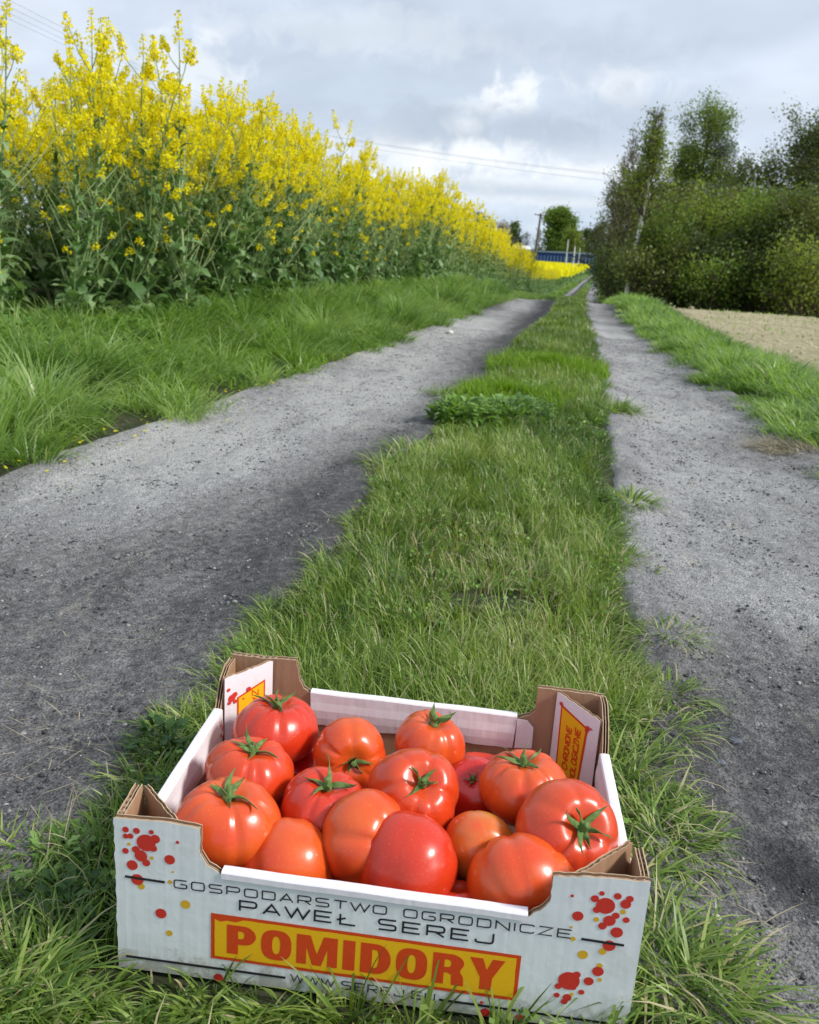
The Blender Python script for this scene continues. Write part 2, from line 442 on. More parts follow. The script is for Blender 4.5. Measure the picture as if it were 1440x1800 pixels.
def dustR(X, Y, u):
    f = .60 + .28 * bumpf(u, .35, .35) * sstep(1.1, 1.8, Y) - .34 * bumpf(u, .45, .35) * bumpf(Y, 1.05, .35) + .12 * bumpf(Y, .7, .15)
    f = f + (fbm(X * 2.6, Y * 1.6, 23, 4) - .5) * .6 - .25 * sstep(7, 12, Y)
    return f - .4 * np.exp(-(((X - .42) / .05) ** 2 + ((Y - .76) / .05) ** 2))
make_track('wheel_track', el, sleft, 'left wheel track of dark ash and grey dust', 1, dustL)
make_track('wheel_track', sright, er, 'right wheel track of grey grit with sandy patches', 31, dustR)

# ------------------------------------------------------------------ loose grit on the tracks
def rocks(name, pts, size, mats, label, cat, seed=0, flat=.6):
    ico = []
    t = (1 + 5 ** .5) / 2
    iv = np.array([(-1, t, 0), (1, t, 0), (-1, -t, 0), (1, -t, 0), (0, -1, t), (0, 1, t), (0, -1, -t), (0, 1, -t), (t, 0, -1), (t, 0, 1), (-t, 0, -1), (-t, 0, 1)], float)
    iv /= np.linalg.norm(iv[0])
    fi = np.array([(0, 11, 5), (0, 5, 1), (0, 1, 7), (0, 7, 10), (0, 10, 11), (1, 5, 9), (5, 11, 4), (11, 10, 2), (10, 7, 6), (7, 1, 8), (3, 9, 4), (3, 4, 2), (3, 2, 6), (3, 6, 8), (3, 8, 9), (4, 9, 5), (2, 4, 11), (6, 2, 10), (8, 6, 7), (9, 8, 1)])
    r = np.random.default_rng(seed); n = len(pts)
    V = iv[None] * (1 + r.uniform(-.3, .3, (n, 12, 1))) * size[:, None, None] * r.uniform(.7, 1.25, (n, 1, 3)) * np.array([1, 1, flat])
    a = r.uniform(0, 6.28, n); c, s = np.cos(a)[:, None], np.sin(a)[:, None]
    V = np.stack([V[..., 0] * c - V[..., 1] * s, V[..., 0] * s + V[..., 1] * c, V[..., 2]], -1)
    V += pts[:, None, :]
    Fc = (fi[None] + (np.arange(n) * 12)[:, None, None]).reshape(-1, 3)
    me = np_mesh(name, V.reshape(-1, 3), Fc, rnd=np.repeat(r.uniform(0, 1, n), 12))
    return tag(link(name, me, mats), label, cat, kind='stuff')
m, nt_, b = mat('grit')
at = N(nt_, 'ShaderNodeAttribute', attribute_name='rnd')
L(nt_, ramp(nt_, at.outputs['Fac'], [(0, (.022, .022, .026)), (.35, (.06, .06, .065)), (.7, (.15, .15, .155)), (.95, (.27, .265, .25)), (1, (.50, .48, .42))]), b.inputs['Base Color'])
setc(b, rough=.6, spec=.4)
M['grit'] = m
def track_pts(n, ymax, bias, fa, fb, r):
    y = .35 + (ymax - .35) * r.uniform(0, 1, n) ** bias
    x = fa(y) + (fb(y) - fa(y)) * r.uniform(.02, .98, n)
    return x, y
r = np.random.default_rng(5)
P = []
for fa, fb in ((el, sleft), (sright, er)):
    P.append(track_pts(38000, 8, 2.0, fa, fb, r))
x = np.concatenate([p[0] for p in P]); y = np.concatenate([p[1] for p in P])
sz = .0006 + .0030 * r.uniform(0, 1, len(x)) ** 7 + .0007 * r.uniform(0, 1, len(x)) + .00022 * y
rocks('grit', np.stack([x, y, terrain(x, y) + .0055 + .0 * x], -1), sz, M['grit'], 'fine dark grit and pale chips strewn over both wheel tracks', 'grit', 9)

# single stones that can be pointed at
def stone(x, y, s, col, label, seed):
    rr = random.Random(seed); mb = MB(); rows = []
    for i in range(7):
        ph = math.pi * i / 6
        rows.append([(s * math.sin(ph) * math.cos(t * .7854) * 1.25 * rr.uniform(.85, 1.12), s * math.sin(ph) * math.sin(t * .7854) * rr.uniform(.85, 1.12), -s * .62 * math.cos(ph) * rr.uniform(.9, 1.1)) for t in range(8)])
    mb.grid(rows, close=True)
    o = mb.build('stone', simple('stone_skin', col, .65, .4, nscale=300, var=.35, bmp=.5, bscale=900))
    o.location = (x, y, float(terrain(x, y)) + .007 + s * .3); o.rotation_euler = (.1, .15, rr.uniform(0, 6))
    tag(o, label, 'stone', 'stones lying on the wheel tracks')
stone(.432, 1.012, .0085, (.09, .10, .12), 'dark blue-grey stone on the right track beside the back right corner of the crate', 1)
stone(.392, .952, .0065, (.13, .14, .16), 'smaller flat bluish stone just nearer than the dark one beside the crate', 2)
stone(-.214, 1.135, .0058, (.42, .41, .38), 'small pale stone on the dark left track behind the crate', 3)
stone(.30, .675, .004, (.5, .45, .36), 'little sandy stone on the grit right of the crate front corner', 4)
stone(.23, 7.3, .03, (.6, .58, .54), 'flat whitish stone far up the left track near the grass verge', 5)

# ------------------------------------------------------------------ stubble-free bare field
ysf = geom_steps(3.0, .12, 1.035, 60)
uf = np.linspace(0, 1, 90) ** 1.8
xa = er(ysf) + np.interp(ysf, [3, 5.9, 8.4, 14, 22, 60], [.80, .52, .50, .56, .7, 1.2])
Xf = xa[:, None] + (26 + 0 * xa)[:, None] * uf[None]
Yf = np.repeat(ysf[:, None], 90, 1)
edge = np.minimum(sstep(0, .02, uf)[None], 1) + 0 * Xf
Zf = terrain(Xf, Yf) + .012 - .05 * (1 - edge) + (fbm(Xf * 9, Yf * 9, 8, 3) - .5) * .03
I = (np.arange(len(ysf) - 1)[:, None] * 90 + np.arange(89)[None, :]).ravel()
fm = np_mesh('field', np.stack([Xf, Yf, Zf], -1).reshape(-1, 3), np.stack([I, I + 1, I + 91, I + 90], 1))
m, nt_, b = mat('sandy_field')
v = objvec(nt_)
c = ramp(nt_, noise(nt_, v, 14, 7, .7), [(.3, (.24, .21, .12)), (.5, (.42, .365, .23)), (.7, (.60, .53, .37))])
c = mixc(nt_, ramp(nt_, noise(nt_, v, 2.2, 5, .7), [(.52, 0.0), (.66, .55)]), c, (.15, .19, .06))
L(nt_, c, b.inputs['Base Color']); setc(b, rough=.95, spec=.1)
bump(nt_, b, noise(nt_, v, 25, 6, .75), 1.0, .03)
tag(link('field', fm, m, smooth=True), 'bare sandy field beyond the right grass verge', 'field', kind='structure')
r = np.random.default_rng(77)
n = 16000
y = 4.2 + 26 * r.uniform(0, 1, n) ** 1.4
x = er(y) + .58 + r.uniform(0, 1, n) ** 1.3 * 14
rocks('clods', np.stack([x, y, terrain(x, y) + .014], -1), .004 + .018 * r.uniform(0, 1, n) ** 3, simple('clod_soil', (.47, .41, .27), .95, .1, nscale=5, var=.4), 'crumbled sandy clods on the bare field', 'soil', 78)

# ------------------------------------------------------------------ grass blades
BOX_O = (-.2086, .5774); BOX_YAW = -.0872; BW, BD = .4, .3024
def in_box(x, y, m=0.0):
    dx, dy = x - BOX_O[0], y - BOX_O[1]
    c, s = math.cos(-BOX_YAW), math.sin(-BOX_YAW)
    lx, ly = dx * c - dy * s, dx * s + dy * c
    return (lx > -m) & (lx < BW + m) & (ly > -m) & (ly < BD + m)
def blades(x, y, length, width, az, lean, curl, rnd, zoff=0.0, segs=4, seed=1):
    """ribbons that start upright-ish and arch over; az = direction they lean to"""
    r = np.random.default_rng(seed); n = len(x)
    p = np.stack([x, y, terrain(x, y) - .004 + zoff], -1)
    tw = az + math.pi / 2 + r.uniform(-.9, .9, n)
    wv = np.stack([np.cos(tw), np.sin(tw), 0 * tw], -1)
    hd = np.stack([np.cos(az), np.sin(az)], -1)
    out = np.zeros((n, segs + 1, 2, 3), np.float32)
    th = lean.copy()
    wf = [.75, 1.0, .9, .6, .08] if segs == 4 else ([.8, 1, .6, .08] if segs == 3 else [.9, .9, .08])
    for i in range(segs + 1):
        w = (width * wf[i] * .5)[:, None] * wv
        out[:, i, 0] = p - w; out[:, i, 1] = p + w
        st = (length / segs)[:, None]
        d = np.concatenate([hd * np.sin(th)[:, None], np.cos(th)[:, None]], 1)
        p = p + d * st
        th = th + curl / segs * (1 + .8 * i / segs)
    V = out.reshape(-1, 3)
    k = (segs + 1) * 2
    f = np.array([(2 * i, 2 * i + 1, 2 * i + 3, 2 * i + 2) for i in range(segs)])
    Fq = (f[None] + (np.arange(n) * k)[:, None, None]).reshape(-1, 4)
    return V, Fq, np.repeat(rnd, k)
def join(parts):
    V, F, Rn = [], [], []; o = 0
    for v, f, q in parts:
        V.append(v); F.append(f + o); Rn.append(q); o += len(v)
    return np.concatenate(V), np.concatenate(F), np.concatenate(Rn)
def grass_obj(name, parts, mt, label):
    V, F, Rn = join(parts)
    me = np_mesh(name, V, F, rnd=Rn); me.shade_smooth()
    return tag(link(name, me, mt), label, 'grass', kind='stuff')
def dry(r, n, p=.06):
    q = r.uniform(0, .9, n)
    return np.where(r.uniform(0, 1, n) < p, r.uniform(.92, 1, n), q)

# centre strip: turf of tufts
r = np.random.default_rng(3)
parts = []
def strip_zone(y0, y1, n, l0, l1, w, segs, seed):
    r = np.random.default_rng(seed)
    y = r.uniform(y0, y1, n)
    ragg = .11 * (fbm(y * 6, y * 0, seed=50, oct=5, gain=.7) - .5)
    a = sleft(y) + .045 + ragg * 1.3; bb = sright(y) - .035 + .17 * (fbm(y * 5, y * 0 + 3, 60, 5, .75) - .5)
    t = r.uniform(0, 1, n)
    x = a + (bb - a) * t
    keep = ~in_box(x, y, .004)
    bare = fbm(x * 5, y * 5, 91, 4)
    edge = np.minimum(t, 1 - t)
    worn = np.exp(-(((x - .16) / .13) ** 2 + ((y - 1.62) / .30) ** 2)) * .20
    keep &= (bare > .30 + worn + .35 * (edge < .04) * r.uniform(0, 1, n))
    x, y, t, edge = x[keep], y[keep], t[keep], edge[keep]; n = len(x)
    # tuft structure: lean away from jittered cell centres
    cs = .05 + .012 * y.mean()
    gx, gy = np.floor(x / cs), np.floor(y / cs)
    tx = (gx + hash2(gx, gy, 1)) * cs; ty = (gy + hash2(gx, gy, 2)) * cs
    az = np.arctan2(y - ty, x - tx) + r.normal(0, .7, n)
    tall = fbm(x * 2.5, y * 2.0, 44, 3)
    fy = BOX_O[1] + BOX_YAW * (x - BOX_O[0]) - y
    nearf = 1 - .78 * sstep(.0, .01, fy) * (1 - sstep(.03, .10, fy)) * (np.abs(x) < .3) - .3 * (1 - sstep(.02, .07, np.abs(x) - .2)) * (fy < 0) * (y < .9)
    ln = nearf * (l0 + (l1 - l0) * r.uniform(0, 1, n) ** 1.4) * (.55 + .9 * tall) * (1 - .25 * worn[keep] * 6) * (.55 + .45 * np.minimum(1, edge / .12))
    lean = r.uniform(.0, .6, n) + .25 * (edge < .08)
    az = np.where(edge < .07, np.where(t < .5, math.pi, 0) + r.normal(0, .8, n), az)
    curl = r.uniform(.2, 1.7, n)
    wl = w * r.uniform(.6, 1.3, n)
    hue = np.clip(dry(r, n, .06) * .65 + 1.1 * (fbm(x * 3.1, y * 1.9, 71, 3) - .42), 0, .9)
    hue = np.where(r.uniform(0, 1, n) < .07 + 1.2 * worn[keep], r.uniform(.9, 1, n), hue)
    return blades(x, y, ln, wl, az, lean, curl, hue, seed=seed, segs=segs)
parts.append(strip_zone(.40, 1.2, 14000, .028, .072, .0018, 4, 101))
parts.append(strip_zone(1.0, 2.2, 22000, .028, .072, .0020, 4, 102))
parts.append(strip_zone(2.0, 4.0, 27000, .026, .070, .0026, 4, 103))
parts.append(strip_zone(3.8, 8.0, 26000, .04, .10, .0045, 3, 104))
parts.append(strip_zone(7.5, 18.0, 22000, .04, .10, .008, 3, 105))
parts.append(strip_zone(18.0, 90.0, 12000, .06, .12, .04, 2, 106))
# longer blades round the crate front and behind it
def tuft_ring(cx, cy, rad, n, l0, l1, w, seed, leanb=.2, curlb=(.3, 1.5), mt=.04, spread=6.283, az0=0.0, hue0=0.0):
    r = np.random.default_rng(seed)
    a = az0 + r.uniform(-.5, .5, n) * spread; q = rad * np.sqrt(r.uniform(0, 1, n))
    x = cx + q * np.cos(a); y = cy + q * np.sin(a)
    k = ~in_box(x, y, .003); x, y, a, q = x[k], y[k], a[k], q[k]; n = len(x)
    l1 = l1 if leanb < .1 else l1 * .82; return blades(x, y, r.uniform(min(l0, l1 * .5), l1, n), w * r.uniform(.6, 1.3, n), a + r.normal(0, .5, n), leanb + .5 * q / rad + r.uniform(0, .3, n), r.uniform(*curlb, n), np.clip(hue0 + dry(r, n, mt), 0, 1), seed=seed)
fr = np.random.default_rng(8)
for i in range(46):      # in front of the crate
    u = fr.uniform(-.18, .50)
    cxx = BOX_O[0] + u * math.cos(BOX_YAW); cyy = BOX_O[1] + u * math.sin(BOX_YAW) - fr.uniform(.012, .055)
    big = 1.0 if i % 4 == 0 else .7
    parts.append(tuft_ring(cxx, cyy, .014, 42, .02 * big, .055 * big, .0026, 300 + i, .25, (.3, 1.6), spread=3.6, az0=-1.57))
for (cxx, cyy, nn, l1) in [(-.02, .548, 40, .088), (.03, .535, 34, .075), (.09, .53, 30, .07), (.17, .525, 24, .075), (-.13, .56, 18, .06)]:   # stems that rise in front of the printed face
    parts.append(tuft_ring(cxx, cyy, .018, nn, .05, l1, .0026, int(1000 + cxx * 500), .05, (.1, .9)))
# right side of crate: ragged tufts on grit
for i, (cxx, cyy, rad, nn, l1) in enumerate([(.245, .86, .05, 150, .11), (.262, .80, .04, 130, .10), (.285, .775, .035, 120, .09), (.24, .72, .03, 110, .08), (.30, .83, .02, 60, .09), (.225, .615, .032, 190, .13), (.25, .585, .03, 170, .13), (.27, .555, .03, 120, .12), (.245, .66, .022, 70, .09), (.28, .92, .045, 120, .10), (.33, 1.02, .04, 110, .10), (.37, 1.12, .04, 110, .10), (.43, 1.7, .03, 80, .09), (.47, 1.66, .02, 40, .06), (.30, .655, .012, 36, .06), (.315, .80, .016, 44, .07), (.42, 1.32, .04, 90, .1), (.27, .70, .012, 26, .06)]):
    parts.append(tuft_ring(cxx, cyy, rad, nn, .04, l1, .0027, 500 + i, .35, (.4, 1.7), mt=.1, hue0=.05))
# left side near the crate: short dark weeds and thin turf
for i in range(60):
    yy = fr.uniform(.5, .98); xx = -.225 - fr.uniform(.005, .17) * (1 if yy < .72 else .35)
    parts.append(tuft_ring(xx, yy, .02, 34, .02, .06, .0025, 700 + i, .3, (.2, 1.3), mt=.08))
for i in range(16):
    parts.append(tuft_ring(-.26 - fr.uniform(0, .16), fr.uniform(.49, .56), .02, 44, .05, .11, .003, 800 + i, .3, (.3, 1.4)))
for i in range(16):      # behind the crate, edge of the left track
    yy = fr.uniform(.95, 1.6); parts.append(tuft_ring(float(sleft(yy)) + fr.uniform(.03, .09), yy, .02, 36, .03, .08, .0024, 850 + i, .3, (.4, 1.5), az0=math.pi, spread=4.5))
for (cxx, cyy, rad, nn, l1) in [(.86, 3.72, .07, 260, .16), (.80, 3.62, .05, 140, .12), (-.02, 2.62, .06, 160, .13), (-.08, 2.4, .05, 140, .12), (.55, 2.15, .05, 160, .11), (.42, 1.85, .04, 120, .10), (.12, 3.9, .06, 160, .14)]:
    parts.append(tuft_ring(cxx, cyy, rad, nn, .05, l1, .0036, int(cxx * 1000 + 3000), .3, (.5, 1.7)))
r = np.random.default_rng(1212); n = 9000
y = .45 + 4.5 * r.uniform(0, 1, n) ** 1.5; x = sleft(y) + .03 + (sright(y) - sleft(y) - .06) * r.uniform(0, 1, n)
k = (~in_box(x, y, .01)) & (fbm(x * 7, y * 7, 55, 3) > .5); x, y = x[k], y[k]; n = len(x)
C = np.stack([x, y, terrain(x, y) + r.uniform(.006, .034, n)], -1)
V, F = quads_np(C, (.006 + .0016 * y) * r.uniform(.6, 1.3, n), r, .8, up=1.6)
cm = np_mesh('clover', V, F, rnd=np.repeat(r.uniform(0, 1, n), 4)); tag(link('clover', cm, M['lightweed']), 'tiny round leaves of clover sprinkled through the middle strip turf', 'clover', kind='stuff')
grass_obj('strip_grass', parts, M['grass'], 'green turf growing in the middle strip between the two wheel tracks')

# verges: long arching tufts
def verge(side, y0, y1, ntuft, per, w, l0, l1, width, segs, seed, lo=0.0):
    r = np.random.default_rng(seed)
    out = []
    ty = y0 + (y1 - y0) * r.uniform(0, 1, ntuft)
    t = lo + (1 - lo) * r.uniform(0, 1, ntuft) ** 1.0
    wd = width(ty)
    rag = .12 * (fbm(ty * 2.2, ty * 0, seed=seed, oct=3) - .5) * 2
    tx = (el(ty) - t * wd + rag * (1 - t)) if side < 0 else (er(ty) + t * wd - rag * (1 - t))
    R1 = .05 + .07 * r.uniform(0, 1, ntuft)
    n = ntuft * per; rep = lambda q: np.repeat(q, per)
    a = r.uniform(0, 6.283, n); q = np.sqrt(r.uniform(0, 1, n))
    x = rep(tx) + rep(R1) * q * np.cos(a); y = rep(ty) + rep(R1) * q * np.sin(a)
    hh = rep((.42 + 1.1 * np.clip(t * (1.15 - t), 0, 1) * 1.3) * r.uniform(.45, 1.25, ntuft))
    ln = (l0 + (l1 - l0) * r.uniform(0, 1, n)) * hh
    roadward = 0.0 if side < 0 else math.pi
    az = np.arctan2(np.sin(a) * q + .2 * math.sin(roadward), np.cos(a) * q + .2 * math.cos(roadward)) + r.normal(0, .35, n)
    hue = np.clip(rep(.55 * r.uniform(0, 1, ntuft)) + r.uniform(0, .42, n), 0, .94)
    hue = np.where(r.uniform(0, 1, n) < .03, r.uniform(.95, 1, n), hue)
    return blades(x, y, ln, w * r.uniform(.6, 1.3, n), az, .08 + .5 * q + r.uniform(0, .2, n), r.uniform(.5, 2.0, n), hue, seed=seed, segs=segs)
wl = lambda y: np.interp(y, [1, 3, 4.0, 4.6, 5.5, 7, 13, 22], [1.6, 1.7, 1.6, 1.2, 1.0, .98, .95, .9])
parts = [verge(-1, .2, 1.3, 90, 90, .0036, .08, .2, wl, 4, 206), verge(-1, 1.2, 3.4, 170, 120, .0036, .10, .27, wl, 4, 201), verge(-1, 3.0, 6.5, 230, 90, .0045, .14, .34, wl, 4, 202),
         verge(-1, 6.0, 14, 320, 55, .008, .15, .36, wl, 3, 203), verge(-1, 13, 26, 380, 36, .014, .12, .24, wl, 2, 204),
         verge(-1, 26, 110, 420, 26, .04, .10, .24, lambda y: .8 + 0 * y, 2, 205)]
def big_tufts(side, spots, seed):
    out = []
    for i, (x, y, rad, n, l, hue) in enumerate(spots):
        r = np.random.default_rng(seed + i); n = int(n)
        a = r.uniform(0, 6.283, n); q = np.sqrt(r.uniform(0, 1, n))
        out.append(blades(x + rad * q * np.cos(a), y + rad * q * np.sin(a), l * r.uniform(.55, 1.1, n), (.0035 + .0007 * y) * r.uniform(.6, 1.2, n), a + r.normal(0, .25, n), .05 + .55 * q + r.uniform(0, .1, n), r.uniform(.5, 1.9, n), np.clip(hue + r.uniform(-.2, .35, n), 0, .97), seed=seed + i, segs=4))
    return out
tr_ = random.Random(77); sp1 = []
for i in range(130):
    y = 2.1 + 13 * (i / 130) ** 1.25 + tr_.uniform(-.15, .15); w_ = float(wl(y)); t = tr_.random() ** .8
    sp1.append((float(el(y)) - .12 - t * w_ * .95, y, tr_.uniform(.05, .13), tr_.uniform(160, 330) if y < 7 else 140, .31 * (1.05 - .45 * t) * tr_.uniform(.5, 1.25), tr_.choice((.0, .15, .3, .45, .62))))
parts += big_tufts(-1, sp1, 5000)
grass_obj('left_verge_grass', parts, M['verge_grass'], 'long arching grass on the left verge in front of the yellow crop')
wr = lambda y: np.interp(y, [1, 3, 5.9, 14, 22, 60], [.85, .72, .50, .58, .8, 1.3])
parts = [verge(1, .3, 2.3, 120, 90, .0045, .08, .18, wr, 4, 216), verge(1, 2.2, 5.0, 170, 110, .0055, .08, .20, wr, 4, 211), verge(1, 4.5, 9, 300, 80, .0065, .08, .20, wr, 4, 212),
         verge(1, 8.5, 18, 330, 50, .011, .12, .26, wr, 3, 213), verge(1, 17, 32, 260, 34, .025, .15, .32, wr, 2, 214), verge(1, 32, 110, 260, 26, .04, .12, .25, wr, 2, 215)]
sp2 = []
for i in range(50):
    y = 3.0 + 14 * (i / 50) ** 1.3; t = tr_.random()
    sp2.append((float(er(y)) + .15 + t * float(wr(y)) * .8, y, tr_.uniform(.08, .16), tr_.uniform(130, 240) if y < 8 else 110, tr_.uniform(.13, .24) * (1.1 - .35 * t), tr_.choice((.15, .35, .6))))
parts += big_tufts(1, sp2, 6000)
grass_obj('right_verge_grass', parts, M['verge_grass'], 'grass verge between the right wheel track and the sandy field')
# sprouting rows on the bare field
r = np.random.default_rng(64); n = 9000
y = 5 + 24 * r.uniform(0, 1, n) ** 1.3; x = er(y) + 1.1 + r.uniform(0, 1, n) * 11
k = fbm(x * .8, y * .8, 12, 3) > .46; x, y = x[k], y[k]; n = len(x)
grass_obj('field_seedlings', [blades(x, y, r.uniform(.02, .06, n), np.full(n, .012), r.uniform(0, 6.28, n), r.uniform(.1, .8, n), r.uniform(0, 1, n), r.uniform(.3, .9, n), zoff=.015, segs=2)], M['verge_grass'], 'sparse green seedlings scattered over the bare sandy field')
# bright low growth in patches
parts = []
for i, (px, py, ra, rb, n, l) in enumerate([(-.74, 4.45, .30, .35, 7000, .055), (-1.02, 3.35, .16, .2, 3500, .05), (-.5, 5.6, .2, .35, 3500, .06), (.37, 3.75, .20, .28, 9000, .075), (.74, 5.0, .30, .36, 12000, .08), (.2, 3.3, .08, .14, 2600, .06), (1.9, 7.6, .15, .5, 2000, .05)]):
    r = np.random.default_rng(900 + i)
    a = r.uniform(0, 6.283, n); q = np.abs(r.normal(0, .62, n))
    x = px + ra * q * np.cos(a); y = py + rb * q * np.sin(a)
    k = (fbm(x * 9, y * 9, 33, 3) > .42) & (x > np.where(py > 3, -9., -9.)) & ~((x > sright(y)) & (x < er(y))) & ~((x > el(y) + .02) & (x < sleft(y))); x, y = x[k], y[k]; n = len(x)
    parts.append(blades(x, y, r.uniform(.6, 1.3, n) * l, np.full(n, .006), r.uniform(0, 6.28, n), r.uniform(.1, .9, n), r.uniform(0, 1.4, n), r.uniform(0, 1, n), segs=3, zoff=.01))
grass_obj('bright_ground_cover', parts, M['moss'], 'vivid yellow-green low growth in patches on verge and middle strip')
# fallen petals and straw
r = np.random.default_rng(40); n = 260
y = 1.5 + 6 * r.uniform(0, 1, n) ** 1.2; x = el(y) + np.abs(r.normal(0, .10, n)) - .1
P = np.stack([x, y, terrain(x, y) + .014], -1); s = .0026 + .003 * r.uniform(0, 1, n)
a = r.uniform(0, 6.28, n); e1 = np.stack([np.cos(a), np.sin(a), r.uniform(-.3, .3, n)], -1) * s[:, None]; e2 = np.stack([-np.sin(a), np.cos(a), r.uniform(-.3, .3, n)], -1) * s[:, None] * .7
V = np.stack([P - e1 - e2, P + e1 - e2, P + e1 + e2, P - e1 + e2], 1).reshape(-1, 3)
tag(link('fallen_petals', np_mesh('fallen_petals', V, np.arange(4 * n).reshape(-1, 4), rnd=np.full(4 * n, .7)), M['rape_flower']), 'yellow petals fallen along the left edge of the left track', 'petals', kind='stuff')
M['straw'] = foliage('straw', [(0, (.22, .19, .13)), (1, (.46, .40, .28))], .6, .2)
parts = []
r = np.random.default_rng(41)
def straw(n, fx, l0, l1, w):
    x, y = fx(n)
    parts.append(blades(x, y, r.uniform(l0, l1, n), np.full(n, w), r.uniform(0, 6.28, n), r.uniform(1.3, 1.55, n), r.uniform(-.2, .3, n), r.uniform(0, 1, n), segs=3, zoff=.017))
straw(700, lambda n: (1.29 + r.normal(0, .055, n), 3.09 + r.normal(0, .07, n)), .03, .09, .003)
straw(150, lambda n: (-.36 + r.uniform(-.14, .1, n), .82 + r.normal(0, .12, n)), .01, .06, .0012)
straw(90, lambda n: (r.uniform(.27, .36, n), r.uniform(.5, 1.3, n)), .01, .05, .0014)
straw(60, lambda n: (r.uniform(-.9, -.3, n), r.uniform(.8, 3, n)), .008, .03, .0015)
straw(160, lambda n: (r.uniform(-.2, .35, n), r.uniform(1.2, 1.9, n)), .03, .06, .0018)
V, F, Rn = join(parts)
tag(link('dry_straw', np_mesh('dry_straw', V, F, rnd=Rn), M['straw']), 'dry straw bits and dead grass lying on the tracks', 'straw', kind='stuff')

# ------------------------------------------------------------------ leafy weeds (each a plant)
def leaf_quads(base, d, n, length, width, droop, r, lobes=3, fold=.25, segs=5):
    """one lobed leaf as a two-sided strip; returns verts (segs+1)*3 and quads"""
    d = d.normalized(); side = d.cross(Vector((0, 0, 1)))
    if side.length < .05: side = Vector((1, 0, 0))
    side.normalize(); up = side.cross(d).normalized()
    V = []; p = Vector(base); dd = d.copy()
    for i in range(segs + 1):
        t = i / segs
        w = width * .5 * (math.sin(math.pi * min(1, t * .92 + .08)) ** .7) * (1 + .32 * math.sin(t * lobes * 6.283 + r.uniform(0, 1.5))) * r.uniform(.8, 1.15)
        w = max(w, width * .04)
        wob = r.uniform(-.17, .17) * width
        V += [p + side * w + up * (w * fold + wob), p.copy(), p - side * w + up * (w * fold - wob)]
        p = p + dd * (length / segs)
        dd = (dd - Vector((0, 0, 1)) * droop / segs).normalized()
    return V
def leaf_faces(o, segs=5):
    F = []
    for i in range(segs):
        for j in range(2):
            a = o + i * 3 + j
            F.append((a, a + 1, a + 4, a + 3))
    return F
def weed(x, y, rad, h, nleaf, lsize, mt, label, seed, lobes=3, cat='weed', group=None, stalky=False):
    rr = random.Random(seed)
    V, F, Rn = [], [], []; mb = MB()
    for i in range(nleaf):
        a = rr.uniform(0, 6.283); q = rad * math.sqrt(rr.random())
        z = h * rr.random() * (1 - .5 * q / rad)
        b0 = Vector((q * math.cos(a) * .8, q * math.sin(a) * .8, z))
        el_ = rr.uniform(.1, .9)
        d = Vector((math.cos(a + rr.uniform(-.8, .8)) * math.cos(el_), math.sin(a + rr.uniform(-.8, .8)) * math.cos(el_), math.sin(el_)))
        ls = lsize * rr.uniform(.6, 1.25)
        o = len(V); V += leaf_quads(b0, d, None, ls, ls * .5, rr.uniform(.3, 1.3), rr, lobes); F += leaf_faces(o); Rn += [rr.random()] * 18
        if i % 3 == 0: mb.tube([(b0.x * .3, b0.y * .3, -.01), (b0.x * .8, b0.y * .8, z * .6), b0], [.0012 + lsize * .012] * 2 + [.0008 + lsize * .006], 4, cap=False)
    e = empty('weed_plant', (x, y, float(terrain(x, y))))
    me = np_mesh('foliage', np.array([tuple(v) for v in V]), np.array(F), rnd=Rn); me.shade_smooth()
    link('foliage', me, mt, e)
    me = mb.mesh('stem'); at = me.attributes.new('rnd', 'FLOAT', 'POINT')
    link('stem', me, M['rape_stem'], e)
    tag(e, label, cat, group)
weed(.17, 3.14, .14, .11, 520, .036, M['lightweed'], 'leafy bright green clump at the left edge of the middle strip', 1)
weed(.36, 3.36, .20, .09, 700, .032, M['weed'], 'low leafy clump inside the middle strip just past the bigger one', 2)
weed(.62, 4.15, .24, .04, 400, .034, M['weed'], 'spreading leafy mat in the middle strip beyond the two clumps', 22)
weed(-1.42, 4.2, .26, .16, 520, .06, M['lightweed'], 'pale green nettle-like weed in the left verge below the big crop stalk', 3, 4)
weed(-1.12, 3.75, .18, .10, 300, .04, M['lightweed'], 'low pale weed with small leaves among the long left verge tufts', 4, 2)
weed(-1.7, 3.75, .18, .16, 260, .06, M['lightweed'], 'pale broad-leaved weed at the far left of the verge', 5, 3)
weed(-1.15, 2.75, .2, .08, 300, .035, M['lightweed'], 'short yellow-green weed on the left verge nearest the camera', 6, 2)
for i in range(16):
    y_ = 3.4 + 7.5 * (i / 16) ** 1.2 + tr_.uniform(-.2, .2)
    weed(float(el(y_)) - float(wl(y_)) * tr_.uniform(.45, .98), y_, tr_.uniform(.09, .17), tr_.uniform(.06, .14), 200, tr_.uniform(.035, .06), M[tr_.choice(('lightweed', 'weed', 'weed', 'moss'))], 'small leafy weed among the grass tufts of the left verge', 100 + i, tr_.choice((2, 3)), group='small leafy weeds in the left verge')
weed(-.262, .895, .045, .035, 120, .016, M['darkweed'], 'dark leafy weed beside the back left side of the crate', 7, 2)
weed(-.25, .80, .03, .02, 70, .014, M['darkweed'], 'small dark weed hugging the left side of the crate', 8, 2)
weed(-.305, .70, .05, .018, 150, .011, M['weed'], 'low small-leaved weed left of the crate front corner', 9, 2)
weed(-.27, .635, .05, .022, 130, .014, M['darkweed'], 'shaded weed against the left front corner of the crate', 10, 2)

